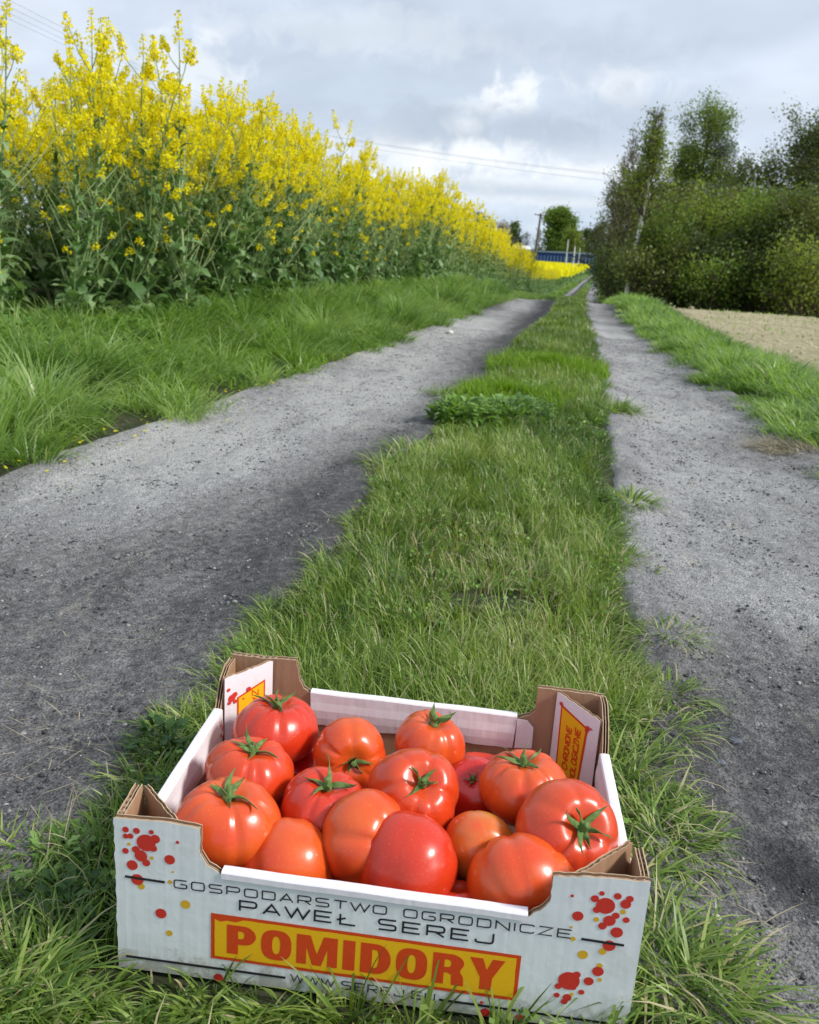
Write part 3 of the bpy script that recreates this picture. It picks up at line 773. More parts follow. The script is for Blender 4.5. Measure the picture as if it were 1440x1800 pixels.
# ------------------------------------------------------------------ cardboard crate
crate = empty('cardboard_crate', (BOX_O[0], BOX_O[1], 0.0), BOX_YAW)
tag(crate, 'open white cardboard crate printed with a yellow and red label, filled with tomatoes', 'crate')
def board_mat(name, col, lo, rough, streak, stain):
    m, nt, b = mat(name)
    v = objvec(nt)
    mp = N(nt, 'ShaderNodeMapping'); mp.inputs['Scale'].default_value = (1, 1, .12); L(nt, v, mp.inputs[0])
    n = noise(nt, mp.outputs[0], 160, 3, .6)
    c = mixc(nt, ramp(nt, n, [(.35, 0.0), (.7, streak)]), col, lo)
    st = noise(nt, v, 22, 6, .65)
    c = mixc(nt, ramp(nt, st, [(.56, 0.0), (.74, stain)]), c, (.52, .43, .27))
    sx = N(nt, 'ShaderNodeSeparateXYZ'); L(nt, v, sx.inputs[0])
    low = N(nt, 'ShaderNodeMapRange'); L(nt, sx.outputs[2], low.inputs[0]); low.inputs[1].default_value = .035; low.inputs[2].default_value = 0; low.inputs[3].default_value = 0; low.inputs[4].default_value = .38
    dirt = math_(nt, 'ADD', noise(nt, v, 70, 6, .7), low.outputs[0])
    c = mixc(nt, ramp(nt, dirt, [(.66, 0.0), (.84, .6)]), c, (.30, .27, .19))
    scf = N(nt, 'ShaderNodeMapping'); scf.inputs['Rotation'].default_value = (0, .7, 0); scf.inputs['Scale'].default_value = (14, 14, 130); L(nt, v, scf.inputs[0])
    c = mixc(nt, ramp(nt, noise(nt, scf.outputs[0], 2.2, 3, .6), [(.70, 0.0), (.74, .35)]), c, (.50, .50, .48))
    L(nt, c, b.inputs['Base Color']); setc(b, rough=rough, spec=.35)
    w = noise(nt, v, 35, 3, .5)
    mp2 = N(nt, 'ShaderNodeMapping'); mp2.inputs['Scale'].default_value = (1, 1, .02); L(nt, v, mp2.inputs[0])
    wv = noise(nt, mp2.outputs[0], 210, 1, .3)
    bump(nt, b, math_(nt, 'ADD', w, math_(nt, 'MULTIPLY', wv, .25)), .35, .0025)
    return m
M['print_board'] = board_mat('printed_outer_board', (.79, .82, .815), (.71, .75, .755), .42, .7, .3)
M['white_board'] = board_mat('white_inner_board', (.80, .77, .80), (.74, .71, .74), .5, .5, .30)
M['kraft'] = board_mat('kraft_board', (.40, .235, .14), (.34, .19, .11), .7, .8, .12)
M['kraft_edge'] = board_mat('kraft_torn_edge', (.55, .42, .28), (.45, .33, .21), .8, .8, .1)
T_B = .0062      # wall thickness
def jag(pts, amp, step, rr, keep=()):
    """subdivide an outline and roughen it"""
    out = []
    n = len(pts)
    for i in range(n):
        a, b2 = Vector(pts[i]), Vector(pts[(i + 1) % n])
        out.append(tuple(a))
        if i in keep: continue
        k = max(1, int((b2 - a).length / step))
        nrm = Vector((-(b2 - a).y, (b2 - a).x)).normalized()
        for j in range(1, k):
            out.append(tuple(a + (b2 - a) * (j / k) + nrm * rr.uniform(-amp, amp)))
    return out
def wall(name, outline, frame, tabs, seed, jagged, outer='print_board'):
    """frame(u, v, t): u along, v up, t inward. A liner outside, one inside, flutes in the open tab tops."""
    rr = random.Random(seed); mb = MB()
    pts = jag(outline, .0006, .004, rr, jagged)
    def slab(t0, t1, m_out, m_in, m_edge, shrink=0.0):
        P = [(u, v - (shrink if v > .02 else 0)) for u, v in pts]
        mb.face([frame(u, v, t0) for u, v in P], m_out)
        mb.face([frame(u, v, t1) for u, v in P][::-1], m_in)
        n = len(P)
        for i in range(n):
            a, b2 = P[i], P[(i + 1) % n]
            mb.face([frame(*a, t0), frame(*a, t1), frame(*b2, t1), frame(*b2, t0)][::-1], m_edge)
    slab(0, .0008, 0, 1, 2)
    slab(T_B / 2 - .0003, T_B / 2 + .0003, 1, 1, 2, .0012)
    slab(T_B - .0007, T_B, 1, 1, 2, .0004)
    for (u0, u1, v0, v1) in tabs:
        for (ta, tb) in ((.001, T_B / 2 - .0005), (T_B / 2 + .0005, T_B - .0009)):
            pitch = .0064; n = int((u1 - u0) / pitch * 6)
            lo, hi = [], []
            for i in range(n + 1):
                u = u0 + (u1 - u0) * i / n
                t = (ta + tb) / 2 + (tb - ta) / 2 * math.sin(i / 6 * 2 * math.pi + seed)
                vv = v0 + (v1 - v0) * i / n
                lo.append(frame(u, vv - .028, t)); hi.append(frame(u, vv - .0012 + rr.uniform(-.0004, .0004), t))
            mb.grid([lo, hi], 2)
    return mb.build(name, [M[outer], M['kraft'], M['kraft_edge']], crate)
f_front = lambda u, v, t: (u, t, v)
f_back = lambda u, v, t: (u, BD - t, v)
f_left = lambda u, v, t: (t, u, v)
f_right = lambda u, v, t: (BW - t, u, v)
front = wall('front_panel', [(0, .001), (.4, .001), (.4, .1385), (.365, .1375), (.331, .1335), (.3308, .112), (.3275, .1065), (.317, .0965), (.083, .1), (.073, .106), (.0672, .116), (.067, .1375), (.045, .1400), (.02, .1390), (0, .1385)], f_front, [(.001, .066, .1385, .1375), (.3325, .399, .133, .1385)], 1, (0, 1, 7, 13))
back = wall('back_panel', [(.002, .001), (.398, .001), (.399, .1335), (.365, .1350), (.3297, .1355), (.3295, .109), (.3245, .103), (.3135, .0985), (.088, .1015), (.081, .1065), (.0765, .1155), (.0725, .1385), (.04, .1370), (.002, .1380)], f_back, [(.003, .072, .1378, .1385), (.331, .398, .1355, .1335)], 2, (0, 1, 7, 13), outer='white_board')
left = wall('side_panel', [(.0066, .001), (.2955, .001), (.2955, .134), (.275, .1345), (.258, .125), (.246, .104), (.24, .098), (.075, .098), (.052, .104), (.044, .119), (.041, .1425), (.022, .140), (.0066, .1385)], f_left, [(.008, .041, .139, .1415), (.262, .295, .128, .134)], 3, (0, 1, 6))
right = wall('side_panel', [(.0066, .001), (.2955, .001), (.2955, .134), (.275, .1355), (.255, .126), (.24, .110), (.234, .0985), (.078, .0985), (.054, .106), (.043, .125), (.040, .1385), (.022, .1395), (.0066, .1385)], f_right, [(.008, .040, .139, .1385), (.262, .295, .128, .134)], 4, (0, 1, 6))
# folded white rims with the flap hanging inside
def rim(u0, u1, va, vb, frame, flap, seed, parent):
    rr = random.Random(seed); mb = MB(); n = 46
    sec = [(-.0011, -.0035), (-.0010, .0012), (-.0003, .0020), (T_B * .3, .0023), (T_B * .8, .0023), (T_B + .0012, .0019), (T_B + .0021, .0008)]
    rows = [[] for _ in range(len(sec) + 4)]
    nz = [rr.uniform(-1, 1) for _ in range(n + 1)]
    for i in range(n + 1):
        u = u0 + (u1 - u0) * i / n; v = va + (vb - va) * i / n
        wob = .0002 * math.sin(i * .35 + seed) + .00006 * nz[i]
        for k, (t, dv) in enumerate(sec): rows[k].append(frame(u, v + dv + wob, t))
        e = .5 * nz[i] + .5 * nz[max(0, i - 1)]
        for k in range(4):
            fl = flap * (k + 1) / 4 + (.0009 * e if k == 3 else 0)
            rows[len(sec) + k].append(frame(u + (.002 * (k + 1) / 4 if i == 0 else -.002 * (k + 1) / 4 if i == n else 0), v - fl, T_B + .0024 + .0011 * math.sin(k * 1.2) + wob))
    mb.grid(rows)
    o = mb.build('folded_rim', M['white_board'], crate, False)
    o.data.materials[0] = M['white_board']
    sm = o.modifiers.new('thickness', 'SOLIDIFY'); sm.thickness = .0006; sm.offset = 0
    bpy.context.view_layer.update()
    dg = bpy.context.evaluated_depsgraph_get()
    me = bpy.data.meshes.new_from_object(o.evaluated_get(dg)); o.modifiers.clear(); o.data = me
    return o
rim(.084, .316, .1003, .0968, f_front, .020, 1, front)
rim(.0895, .3115, .1016, .0990, f_back, .036, 2, back)
rim(.074, .243, .0985, .0985, f_left, .036, 3, left)
rim(.076, .236, .0988, .0990, f_right, .036, 4, right)
# short end of the rear flap that sticks past the rim on the right
mb = MB(); q = [(.3117, .0982), (.3225, .0978), (.3295, .090), (.330, .0655), (.3117, .064)]
mb.face([f_back(u, v, T_B + .0032) for u, v in q]); mb.face([f_back(u, v, T_B + .0026) for u, v in q][::-1])
for i in range(5): a, b2 = q[i], q[(i + 1) % 5]; mb.face([f_back(*a, T_B + .0026), f_back(*b2, T_B + .0026), f_back(*b2, T_B + .0032), f_back(*a, T_B + .0032)])
mb.build('rim_flap_end', M['white_board'], crate)
mb = MB(); mb.box(.0065, BW - .0065, .0065, BD - .0065, .002, .0065)
mb.build('base', M['kraft'], crate)
# corner posts: slanted boards that close each corner to a triangular tube
def post(name, pa, pb, h, seed, slopes=(0, 0), white=True, n=16):
    rr = random.Random(seed); mb = MB()
    pa, pb = Vector(pa), Vector(pb); d = (pb - pa).normalized(); nrm = Vector((-d.y, d.x))
    if (Vector((BW / 2, BD / 2)) - pa).dot(nrm) < 0: nrm = -nrm
    ln = (pb - pa).length
    def pt(u, v, t): p = pa + d * u + nrm * t; return (p.x, p.y, v)
    top = [h + slopes[0] * (1 - i / n) + slopes[1] * i / n + rr.uniform(-.0010, .0010) for i in range(n + 1)]
    us = [ln * i / n for i in range(n + 1)]
    for (t0, t1, ma, mb_) in ((.0022, .0029, 1, 0), (-.0005, .0, 1, 1)):
        mb.grid([[pt(u, .007, t1) for u in us], [pt(u, top[i], t1) for i, u in enumerate(us)]], mb_)
        mb.grid([[pt(u, .007, t0) for u in us], [pt(u, top[i], t0) for i, u in enumerate(us)]], 1)
        mb.grid([[pt(u, top[i], t0) for i, u in enumerate(us)], [pt(u, top[i], t1) for i, u in enumerate(us)]], 2)
    k = int(ln / .0064 * 6)
    lo, hi = [], []
    for i in range(k + 1):
        u = ln * i / k; t = .0011 + .0009 * math.sin(i / 6 * 6.283); f = i / k * n; j = min(n - 1, int(f))
        hi.append(pt(u, top[j] * (1 - f + j) + top[j + 1] * (f - j) - .0008, t)); lo.append(pt(u, .09, t))
    mb.grid([lo, hi], 2)
    o = mb.build(name, [M['white_board'] if white else M['kraft'], M['kraft'], M['kraft_edge']], crate)
    return o, pt, ln
pFL, _, _ = post('corner_post', (.0068, .0445), (.047, .0068), .1370, 11, (.002, -.001))
pFR, _, _ = post('corner_post', (.3475, .0068), (.3932, .046), .1355, 12, (-.004, .003))
pBL, ptL, lnL = post('corner_post', (.0068, .2500), (.0455, BD - .0068), .1300, 13, (.003, .0065))
pBR, ptR, lnR = post('corner_post', (.3520, BD - .0068), (.3932, .2560), .1310, 14, (.0035, -.004))

# -- printing
def flat_mat(name, col, rough=.42):
    m, nt, b = mat(name)
    n = noise(nt, objvec(nt), 420, 3, .6)
    c = mixc(nt, ramp(nt, n, [(.45, 0.0), (.75, .22)]), col, tuple(min(1, q * 1.25 + .03) for q in col))
    L(nt, c, b.inputs['Base Color']); setc(b, rough=rough, spec=.35)
    return m
M['ink'] = flat_mat('black_ink', (.022, .02, .024))
M['red_ink'] = flat_mat('red_ink', (.62, .040, .028))
M['orange_red_ink'] = flat_mat('orange_red_ink', (.66, .065, .012))
M['yellow_ink'] = flat_mat('yellow_ink', (.86, .47, .012))
M['yellow_ink2'] = flat_mat('yellow_dot_ink', (.72, .42, .03))
def rounded(pts, closed, r, corners=None):
    out = []; n = len(pts)
    for i, p in enumerate(pts):
        if (not closed and i in (0, n - 1)) or (corners is not None and i not in corners): out.append(p); continue
        a, b2 = Vector(pts[i - 1]), Vector(pts[(i + 1) % n]); p = Vector(p)
        da = (a - p); db = (b2 - p); ra = min(r, da.length * .45); rb = min(r, db.length * .45)
        s, e = p + da.normalized() * ra, p + db.normalized() * rb
        for k in range(5):
            t = k / 4; out.append(tuple(s * (1 - t) ** 2 + p * 2 * t * (1 - t) + e * t * t))
    return out
GL = {
    'O': [('c', [(0, 0), (1, 0), (1, 1), (0, 1)], 1)], 'G': [('o', [(1, 1), (0, 1), (0, 0), (1, 0), (1, .5), (.5, .5)], 1)],
    'S': [('o', [(1, 1), (0, 1), (0, .5), (1, .5), (1, 0), (0, 0)], 1)], 'P': [('o', [(0, 0), (0, 1), (1, 1), (1, .42), (.04, .42)], (2, 3))],
    'D': [('c', [(0, 0), (1, 0), (1, 1), (0, 1)], (1, 2))], 'A': [('o', [(0, 0), (.5, 1), (1, 0)], ()), ('o', [(.2, .3), (.8, .3)], ())],
    'R': [('o', [(0, 0), (0, 1), (1, 1), (1, .42), (.04, .42)], (2, 3)), ('o', [(.5, .42), (1, 0)], ())], 'T': [('o', [(0, 1), (1, 1)], ()), ('o', [(.5, .95), (.5, 0)], ())],
    'W': [('o', [(-.1, 1), (.22, 0), (.5, .95), (.78, 0), (1.1, 1)], ())], 'N': [('o', [(0, 0), (0, 1), (1, 0), (1, 1)], ())], 'I': [('o', [(0, 0), (0, 1)], ())],
    'C': [('o', [(1, .8), (1, 1), (0, 1), (0, 0), (1, 0), (1, .2)], 1)], 'Z': [('o', [(0, 1), (1, 1), (0, 0), (1, 0)], ())],
    'E': [('o', [(1, 1), (0, 1), (0, 0), (1, 0)], ()), ('o', [(.04, .5), (.9, .5)], ())], 'Ł': [('o', [(.1, 1), (.1, 0), (1, 0)], ()), ('o', [(-.1, .38), (.42, .62)], ())],
    'L': [('o', [(0, 1), (0, 0), (1, 0)], ())], 'J': [('o', [(1, 1), (1, 0), (0, 0), (0, .3)], 1)], 'U': [('o', [(0, 1), (0, 0), (1, 0), (1, 1)], 1)],
    'H': [('o', [(0, 0), (0, 1)], ()), ('o', [(1, 0), (1, 1)], ()), ('o', [(.04, .5), (.96, .5)], ())], 'Y': [('o', [(0, 1), (.5, .45), (1, 1)], ()), ('o', [(.5, .42), (.5, 0)], ())],
    'B': [('c', [(0, 0), (1, 0), (1, .52), (0, .52)], (1, 2)), ('o', [(0, .55), (0, 1), (.85, 1), (.85, .56)], (2, 3))], '.': [('o', [(0, 0), (0, .12)], ())]}
WID = {'I': .02, '.': .02, 'W': 1.25, ' ': .55}
def ribbon(mb, pts, closed, th, place, lift):
    n = len(pts); Lp, Rp = [], []
    for i in range(n):
        p = Vector(pts[i])
        a = Vector(pts[i - 1]) if (i > 0 or closed) else None
        c = Vector(pts[(i + 1) % n]) if (i < n - 1 or closed) else None
        d1 = (p - a).normalized() if a is not None and (p - a).length > 1e-7 else None
        d2 = (c - p).normalized() if c is not None and (c - p).length > 1e-7 else None
        if d1 is None: d1 = d2
        if d2 is None: d2 = d1
        n1, n2 = Vector((-d1.y, d1.x)), Vector((-d2.y, d2.x))
        m_ = (n1 + n2)
        m_ = m_.normalized() if m_.length > 1e-4 else n1
        k = min(2.2, 1 / max(.3, m_.dot(n1)))
        Lp.append(p + m_ * th / 2 * k); Rp.append(p - m_ * th / 2 * k)
    if closed: Lp.append(Lp[0]); Rp.append(Rp[0])
    mb.grid([[place(q.x, q.y, lift) for q in Lp], [place(q.x, q.y, lift) for q in Rp]])
def text(mb, s, x0, x1, z0, z1, h, th, place, slant=0.0, gap=.42, serif=False):
    """stroke letters filling x0..x1, baseline running z0 -> z1"""
    tot = sum(WID.get(c, 1) for c in s) + gap * (len(s) - 1)
    sc = (x1 - x0) / tot; x = 0; k = 0
    for c in s:
        w = WID.get(c, 1)
        for (t, pts, cor) in GL.get(c, []):
            q = [(x0 + (x + a * (w if w > .1 else 0)) * sc + slant * b2 * h, b2 * h) for a, b2 in pts]
            q = [(a, b2 + z0 + (z1 - z0) * (a - x0) / (x1 - x0)) for a, b2 in q]
            if cor == 1: q = rounded(q, t == 'c', h * .28)
            elif cor: q = rounded(q, t == 'c', h * .30, cor)
            k += 1
            ribbon(mb, q, t == 'c', th, place, .00002 * (k % 4))
            if serif and t == 'o' and c in 'HINERP':
                pass
        x += w + gap
def printed(name, mats, build, parent):
    mb = MB(); build(mb); o = mb.build(name, mats, parent); return o
pf = lambda lift0: (lambda u, v, l=0.0: (u, -lift0 - l, v))
# dots and splashes
RED = [(0.0094,0.1296,0.0026),(0.0092,0.1239,0.0022),(0.013,0.1244,0.0024),(0.0179,0.1297,0.0027),(0.0295,0.1301,0.002),(0.0252,0.12,0.0074),(0.0324,0.1244,0.0038),(0.0307,0.116,0.0031),(0.017,0.113,0.0031),(0.0209,0.1079,0.005),(0.0249,0.1023,0.0032),(0.0088,0.1107,0.0026),(0.0138,0.0986,0.0044),(0.0435,0.1076,0.0042),(0.0498,0.1239,0.0014),(0.0175,0.086,0.005),(0.0358,0.0575,0.0045),(0.0818,0.0037,0.0038),(0.3461,0.1193,0.0013),(0.352,0.1026,0.0041),(0.3625,0.1193,0.003),(0.3669,0.1245,0.002),(0.3707,0.1143,0.0069),(0.3648,0.11,0.0028),(0.3783,0.1237,0.0028),(0.3871,0.1226,0.0028),(0.3848,0.1178,0.0039),(0.379,0.1069,0.0028),(0.375,0.1019,0.0045),(0.3706,0.0967,0.0031),(0.3868,0.1043,0.0025),(0.3814,0.0926,0.0045),(0.3774,0.0802,0.0047),(0.3721,0.0561,0.0043),(0.3664,0.0462,0.0037),(0.3519,0.0442,0.0081),(0.3571,0.0507,0.0029),(0.3445,0.0381,0.0026),(0.3621,0.0354,0.0023),(0.3443,0.0298,0.0023),(0.3522,0.0288,0.0033),(0.3504,0.0248,0.0026),(0.3555,0.0389,0.0026),(0.2888,0.0137,0.0014),(0.2923,0.0048,0.0038),(0.3185,0.0045,0.003)]
YEL = [(0.0115,0.117,0.0014),(0.0293,0.107,0.0016),(0.0458,0.0969,0.0009),(0.0434,0.0874,0.0018),(0.0205,0.0802,0.0028),(0.0555,0.0686,0.0039),(0.0422,0.0399,0.0027),(0.3655,0.1015,0.0021),(0.3837,0.1108,0.0021),(0.3483,0.0921,0.0011),(0.3508,0.0821,0.002),(0.3594,0.0692,0.0039),(0.3733,0.0742,0.0028),(0.3727,0.0613,0.0023),(0.3743,0.0487,0.0017),(0.3552,0.0321,0.0016)]
def dots(mb, L_, place):
    for i, (x, z, r_) in enumerate(L_):
        mb.face([place(x + r_ * math.cos(t * .2618), z + r_ * math.sin(t * .2618), .000012 * (i % 12)) for t in range(24)])
def splashes(name, m_, L_, place, parent):
    left_ = list(L_)
    while left_:
        grp = [left_.pop(0)]; grow = True
        while grow:
            grow = False
            for q in list(left_):
                if any(math.hypot(q[0] - g_[0], q[1] - g_[1]) < q[2] + g_[2] for g_ in grp): grp.append(q); left_.remove(q); grow = True
        printed(name, m_, lambda mb: dots(mb, grp, place), parent)
splashes('yellow_dot', M['yellow_ink2'], YEL, pf(.00015), front)
splashes('red_splash', M['red_ink'], RED, pf(.0003), front)
for (xa, za, xb, zb) in ((.0078, .0877, .0394, .0868), (.0066, .0129, .1355, .0124), (.3567, .0832, .388, .0822), (.2563, .0112, .3975, .0100)):
    p = pf(.00045)
    printed('black_bar', M['ink'], lambda mb: mb.face([p(xa, za - .0011), p(xb, zb - .0011), p(xb, zb + .0011), p(xa, za + .0011)]), front)
printed('farm_name_lettering', M['ink'], lambda mb: text(mb, 'GOSPODARSTWO OGRODNICZE', .0468, .3490, .0832, .0826, .0070, .0011, pf(.00045), gap=.40), front)
printed('owner_name_lettering', M['ink'], lambda mb: text(mb, 'PAWEŁ SEREJ', .0985, .2925, .0697, .0688, .0090, .0016, pf(.00045), gap=.42), front)
printed('web_address_lettering', M['ink'], lambda mb: text(mb, 'WWW.SEREJ.EU', .1405, .2525, .0098, .0090, .0068, .0010, pf(.00045), gap=.45), front)
def lab(mb, x0, x1, za, zb, zc, zd, lift):
    p = pf(lift); mb.face([p(x0, za), p(x1, zb), p(x1, zc), p(x0, zd)])
printed('label_border', M['orange_red_ink'], lambda mb: lab(mb, .0757, .3147, .0218, .0193, .0613, .0641, .00030), front)
def labyel(mb):
    p = pf(.00045)
    mb.face([p(x, z) for x, z in jag([(.0787, .0246), (.3117, .0222), (.3115, .0585), (.1015, .0610), (.0955, .0583), (.088, .0588), (.0832, .0572), (.0787, .0590)], .0002, .006, random.Random(3))])
printed('label_field', M['yellow_ink'], labyel, front)
def arc(cx_, cy_, rx, ry, a0, a1, n=10): return [(cx_ + rx * math.cos(R_(a0 + (a1 - a0) * i / n)), cy_ + ry * math.sin(R_(a0 + (a1 - a0) * i / n))) for i in range(n + 1)]
def sup(cx_, cy_, rx, ry, p=2.7, n=32):
    o = []
    for i in range(n):
        t = 2 * math.pi * i / n; c, s = math.cos(t), math.sin(t)
        o.append((cx_ + rx * math.copysign(abs(c) ** (2 / p), c), cy_ + ry * math.copysign(abs(s) ** (2 / p), s)))
    return o
HEAVY = {
    'P': (1.0, [[(0, 0), (.38, 0), (.38, .34), (.56, .34)] + arc(.56, .67, .42, .33, -90, 90) + [(0, 1)], [(.38, .55), (.5, .55)] + arc(.5, .68, .09, .13, -90, 90) + [(.38, .81)]]),
    'O': (1.02, [sup(.5, .5, .51, .515), sup(.5, .5, .135, .30, 2.4)]),
    'M': (1.38, [[(0, 0), (.33, 0), (.33, .58), (.53, 0), (.83, 0), (1.03, .58), (1.03, 0), (1.36, 0), (1.36, 1), (.90, 1), (.68, .38), (.46, 1), (0, 1)]]),
    'I': (.42, [[(0, 0), (.40, 0), (.40, 1), (0, 1)]]),
    'D': (1.02, [[(0, 0), (.52, 0)] + arc(.52, .5, .48, .5, -90, 90, 14) + [(0, 1)], [(.38, .2), (.5, .2)] + arc(.5, .5, .1, .3, -90, 90) + [(.38, .8)]]),
    'R': (1.05, [[(0, 0), (.38, 0), (.38, .38), (.52, .38), (.62, .32), (.64, 0), (1.04, 0), (1.01, .30), (.90, .45)] + arc(.58, .72, .43, .28, -35, 90) + [(0, 1)], [(.38, .57), (.5, .57)] + arc(.5, .69, .1, .12, -90, 90) + [(.38, .81)]]),
    'Y': (1.06, [[(.34, 0), (.73, 0), (.73, .38), (1.1, 1), (.70, 1), (.535, .64), (.39, 1), (-.03, 1), (.34, .38)]])}
def heavy(word, x0, x1, z0, z1, hl, hr):
    cu = bpy.data.curves.new('heavy', 'CURVE'); cu.dimensions = '2D'; cu.fill_mode = 'BOTH'; cu.extrude = .0
    gap = .16; tot = sum(HEAVY[c][0] for c in word) + gap * (len(word) - 1); sc = (x1 - x0) / tot; x = 0
    for c in word:
        for poly in HEAVY[c][1]:
            sp = cu.splines.new('POLY'); sp.points.add(len(poly) - 1); sp.use_cyclic_u = True
            for i, (a, b2) in enumerate(poly):
                X_ = x0 + (x + a) * sc; f = (X_ - x0) / (x1 - x0)
                sp.points[i].co = (X_, z0 + (z1 - z0) * f + b2 * (hl + (hr - hl) * f), 0, 1)
        x += HEAVY[c][0] + gap
    o = bpy.data.objects.new('tmp', cu); COL.objects.link(o)
    bpy.context.view_layer.update()
    me = bpy.data.meshes.new_from_object(o.evaluated_get(bpy.context.evaluated_depsgraph_get()))
    bpy.data.objects.remove(o)
    for v in me.vertices: v.co = (v.co.x, -.00055, v.co.y)
    me.materials.clear()
    return me
link('pomidory_lettering', heavy('POMIDORY', .0885, .3025, .0288, .0262, .0268, .0285), M['orange_red_ink'], front)
# slanted rear posts carry their own small labels
def pp(pt, lift0): return lambda u, v, l=0.0: pt(u, v, .0029 + lift0 + l)
def quad2(mb, place, u0, u1, va, vb, sk=0.0):
    mb.face([place(u0, va), place(u1, va), place(u1, vb + sk), place(u0, vb)])
def vtext(mb, s, place, u0, ulen, vstart, vend, th, up=True, gap=.35):
    """text running vertically on a post"""
    n = len(s); L0 = abs(vend - vstart)
    def pl(a, b2, l=0.0):
        return place(u0 - b2, vstart + a, l) if up else place(u0 + b2, vstart - a, l)
    text(mb, s, 0, L0, 0, 0, ulen, th, pl, slant=.15, gap=gap)
pl = pp(ptL, .0003)
printed('post_label_border', M['orange_red_ink'], lambda mb: mb.face([pp(ptL, .0003)(.0150, .035), pp(ptL, .0003)(.0500, .035), pp(ptL, .0003)(.0500, .1175), pp(ptL, .0003)(.0150, .107)]), pBL)
printed('post_label_field', M['yellow_ink'], lambda mb: mb.face([pp(ptL, .0005)(.0168, .037), pp(ptL, .0005)(.0480, .037), pp(ptL, .0005)(.0480, .1150), pp(ptL, .0005)(.0168, .1055)]), pBL)
printed('post_lettering', M['orange_red_ink'], lambda mb: vtext(mb, 'ZAPYLANE', pp(ptL, .0007), .0335, .0075, .1095, .045, .0011, up=False), pBL)
splashes('red_splash', M['red_ink'], [(.0045, .119, .0019), (.0085, .1085, .0042), (.0120, .1115, .003), (.0055, .104, .0022), (.0125, .1035, .0022), (.0290, .1125, .0028), (.0225, .1035, .0011)], pp(ptL, .0009), pBL)
printed('post_label_border', M['orange_red_ink'], lambda mb: mb.face([pp(ptR, .0003)(.0095, .030), pp(ptR, .0003)(.0395, .030), pp(ptR, .0003)(.0440, .1120), pp(ptR, .0003)(.0070, .1235)]), pBR)
printed('post_label_field', M['yellow_ink'], lambda mb: mb.face([pp(ptR, .0005)(.0115, .032), pp(ptR, .0005)(.0375, .032), pp(ptR, .0005)(.0412, .1105), pp(ptR, .0005)(.0092, .1205)]), pBR)
def rt(mb):
    vtext(mb, 'CHRONIONE', pp(ptR, .0007), .0240, .0062, .054, .103, .0015)
    vtext(mb, 'BIOLOGICZNIE', pp(ptR, .0008), .0350, .0062, .044, .106, .0015)
printed('post_lettering', M['orange_red_ink'], rt, pBR)
splashes('red_splash', M['red_ink'], [(.0072, .1238, .0022), (.0437, .1125, .0027), (.0425, .1095, .002), (.0480, .1135, .0011)], pp(ptR, .0009), pBR)
splashes('red_splash', M['red_ink'], [(.234, .088, .002), (.238, .082, .0025), (.233, .077, .002), (.237, .073, .0018), (.232, .093, .0014)], lambda u, v, l=0.0: (T_B + .0042 + l, u, v), left)
printed('black_bar', M['ink'], lambda mb: mb.face([(BW - T_B - .0046, .236, .088), (BW - T_B - .0046, .232, .092), (BW - T_B - .0046, .2335, .093), (BW - T_B - .0046, .2375, .089)]), right)

# ------------------------------------------------------------------ tomatoes
def tomato_mat(i, c0, c1, mixk):
    m, nt, b = mat('tomato_skin')
    v = objvec(nt)
    sp = N(nt, 'ShaderNodeSeparateXYZ'); L(nt, v, sp.inputs[0])
    n = noise(nt, v, 28, 3, .5); mp = N(nt, 'ShaderNodeMapping'); mp.inputs['Location'].default_value = (i * 3.7, i * 1.3, 0); L(nt, v, mp.inputs[0])
    n = noise(nt, mp.outputs[0], 26, 3, .5)
    c = mixc(nt, ramp(nt, n, [(.35, 0.0), (.68, mixk)]), c0, c1)
    # yellow flecks in the skin
    vo = noise(nt, v, 620, 2, .5)
    c = mixc(nt, ramp(nt, vo, [(.62, 0.0), (.72, .22)]), c, (.85, .32, .07))
    sc_ = noise(nt, mp.outputs[0], 75, 5, .7)
    c = mixc(nt, ramp(nt, sc_, [(.70, 0.0), (.74, .55)]), c, (.34, .17, .07))
    L(nt, c, b.inputs['Base Color'])
    setc(b, rough=.29, spec=.5)
    b.inputs['Subsurface Weight'].default_value = .06
    b.inputs['Subsurface Radius'].default_value = (.012, .003, .001)
    b.inputs['Subsurface Scale'].default_value = .4
    b.inputs['Coat Weight'].default_value = .25; b.inputs['Coat Roughness'].default_value = .18
    bump(nt, b, noise(nt, v, 130, 3, .5), .06, .002)
    return m
RED_A, RED_B, ORG = (.60, .044, .009), (.56, .028, .008), (.67, .115, .015)
TM = [tomato_mat(0, RED_A, ORG, .35), tomato_mat(1, RED_B, RED_A, .7), tomato_mat(2, (.64, .060, .010), ORG, .75), tomato_mat(3, (.66, .09, .016), (.50, .24, .025), .9), tomato_mat(4, (.55, .012, .012), RED_A, .5)]
M['calyx'] = foliage('calyx_green', [(0, (.06, .13, .03)), (.5, (.13, .22, .055)), (1, (.24, .30, .11))], .55, .15, .3)
M['stem_cut'] = simple('cut_stem', (.42, .42, .25), .7)
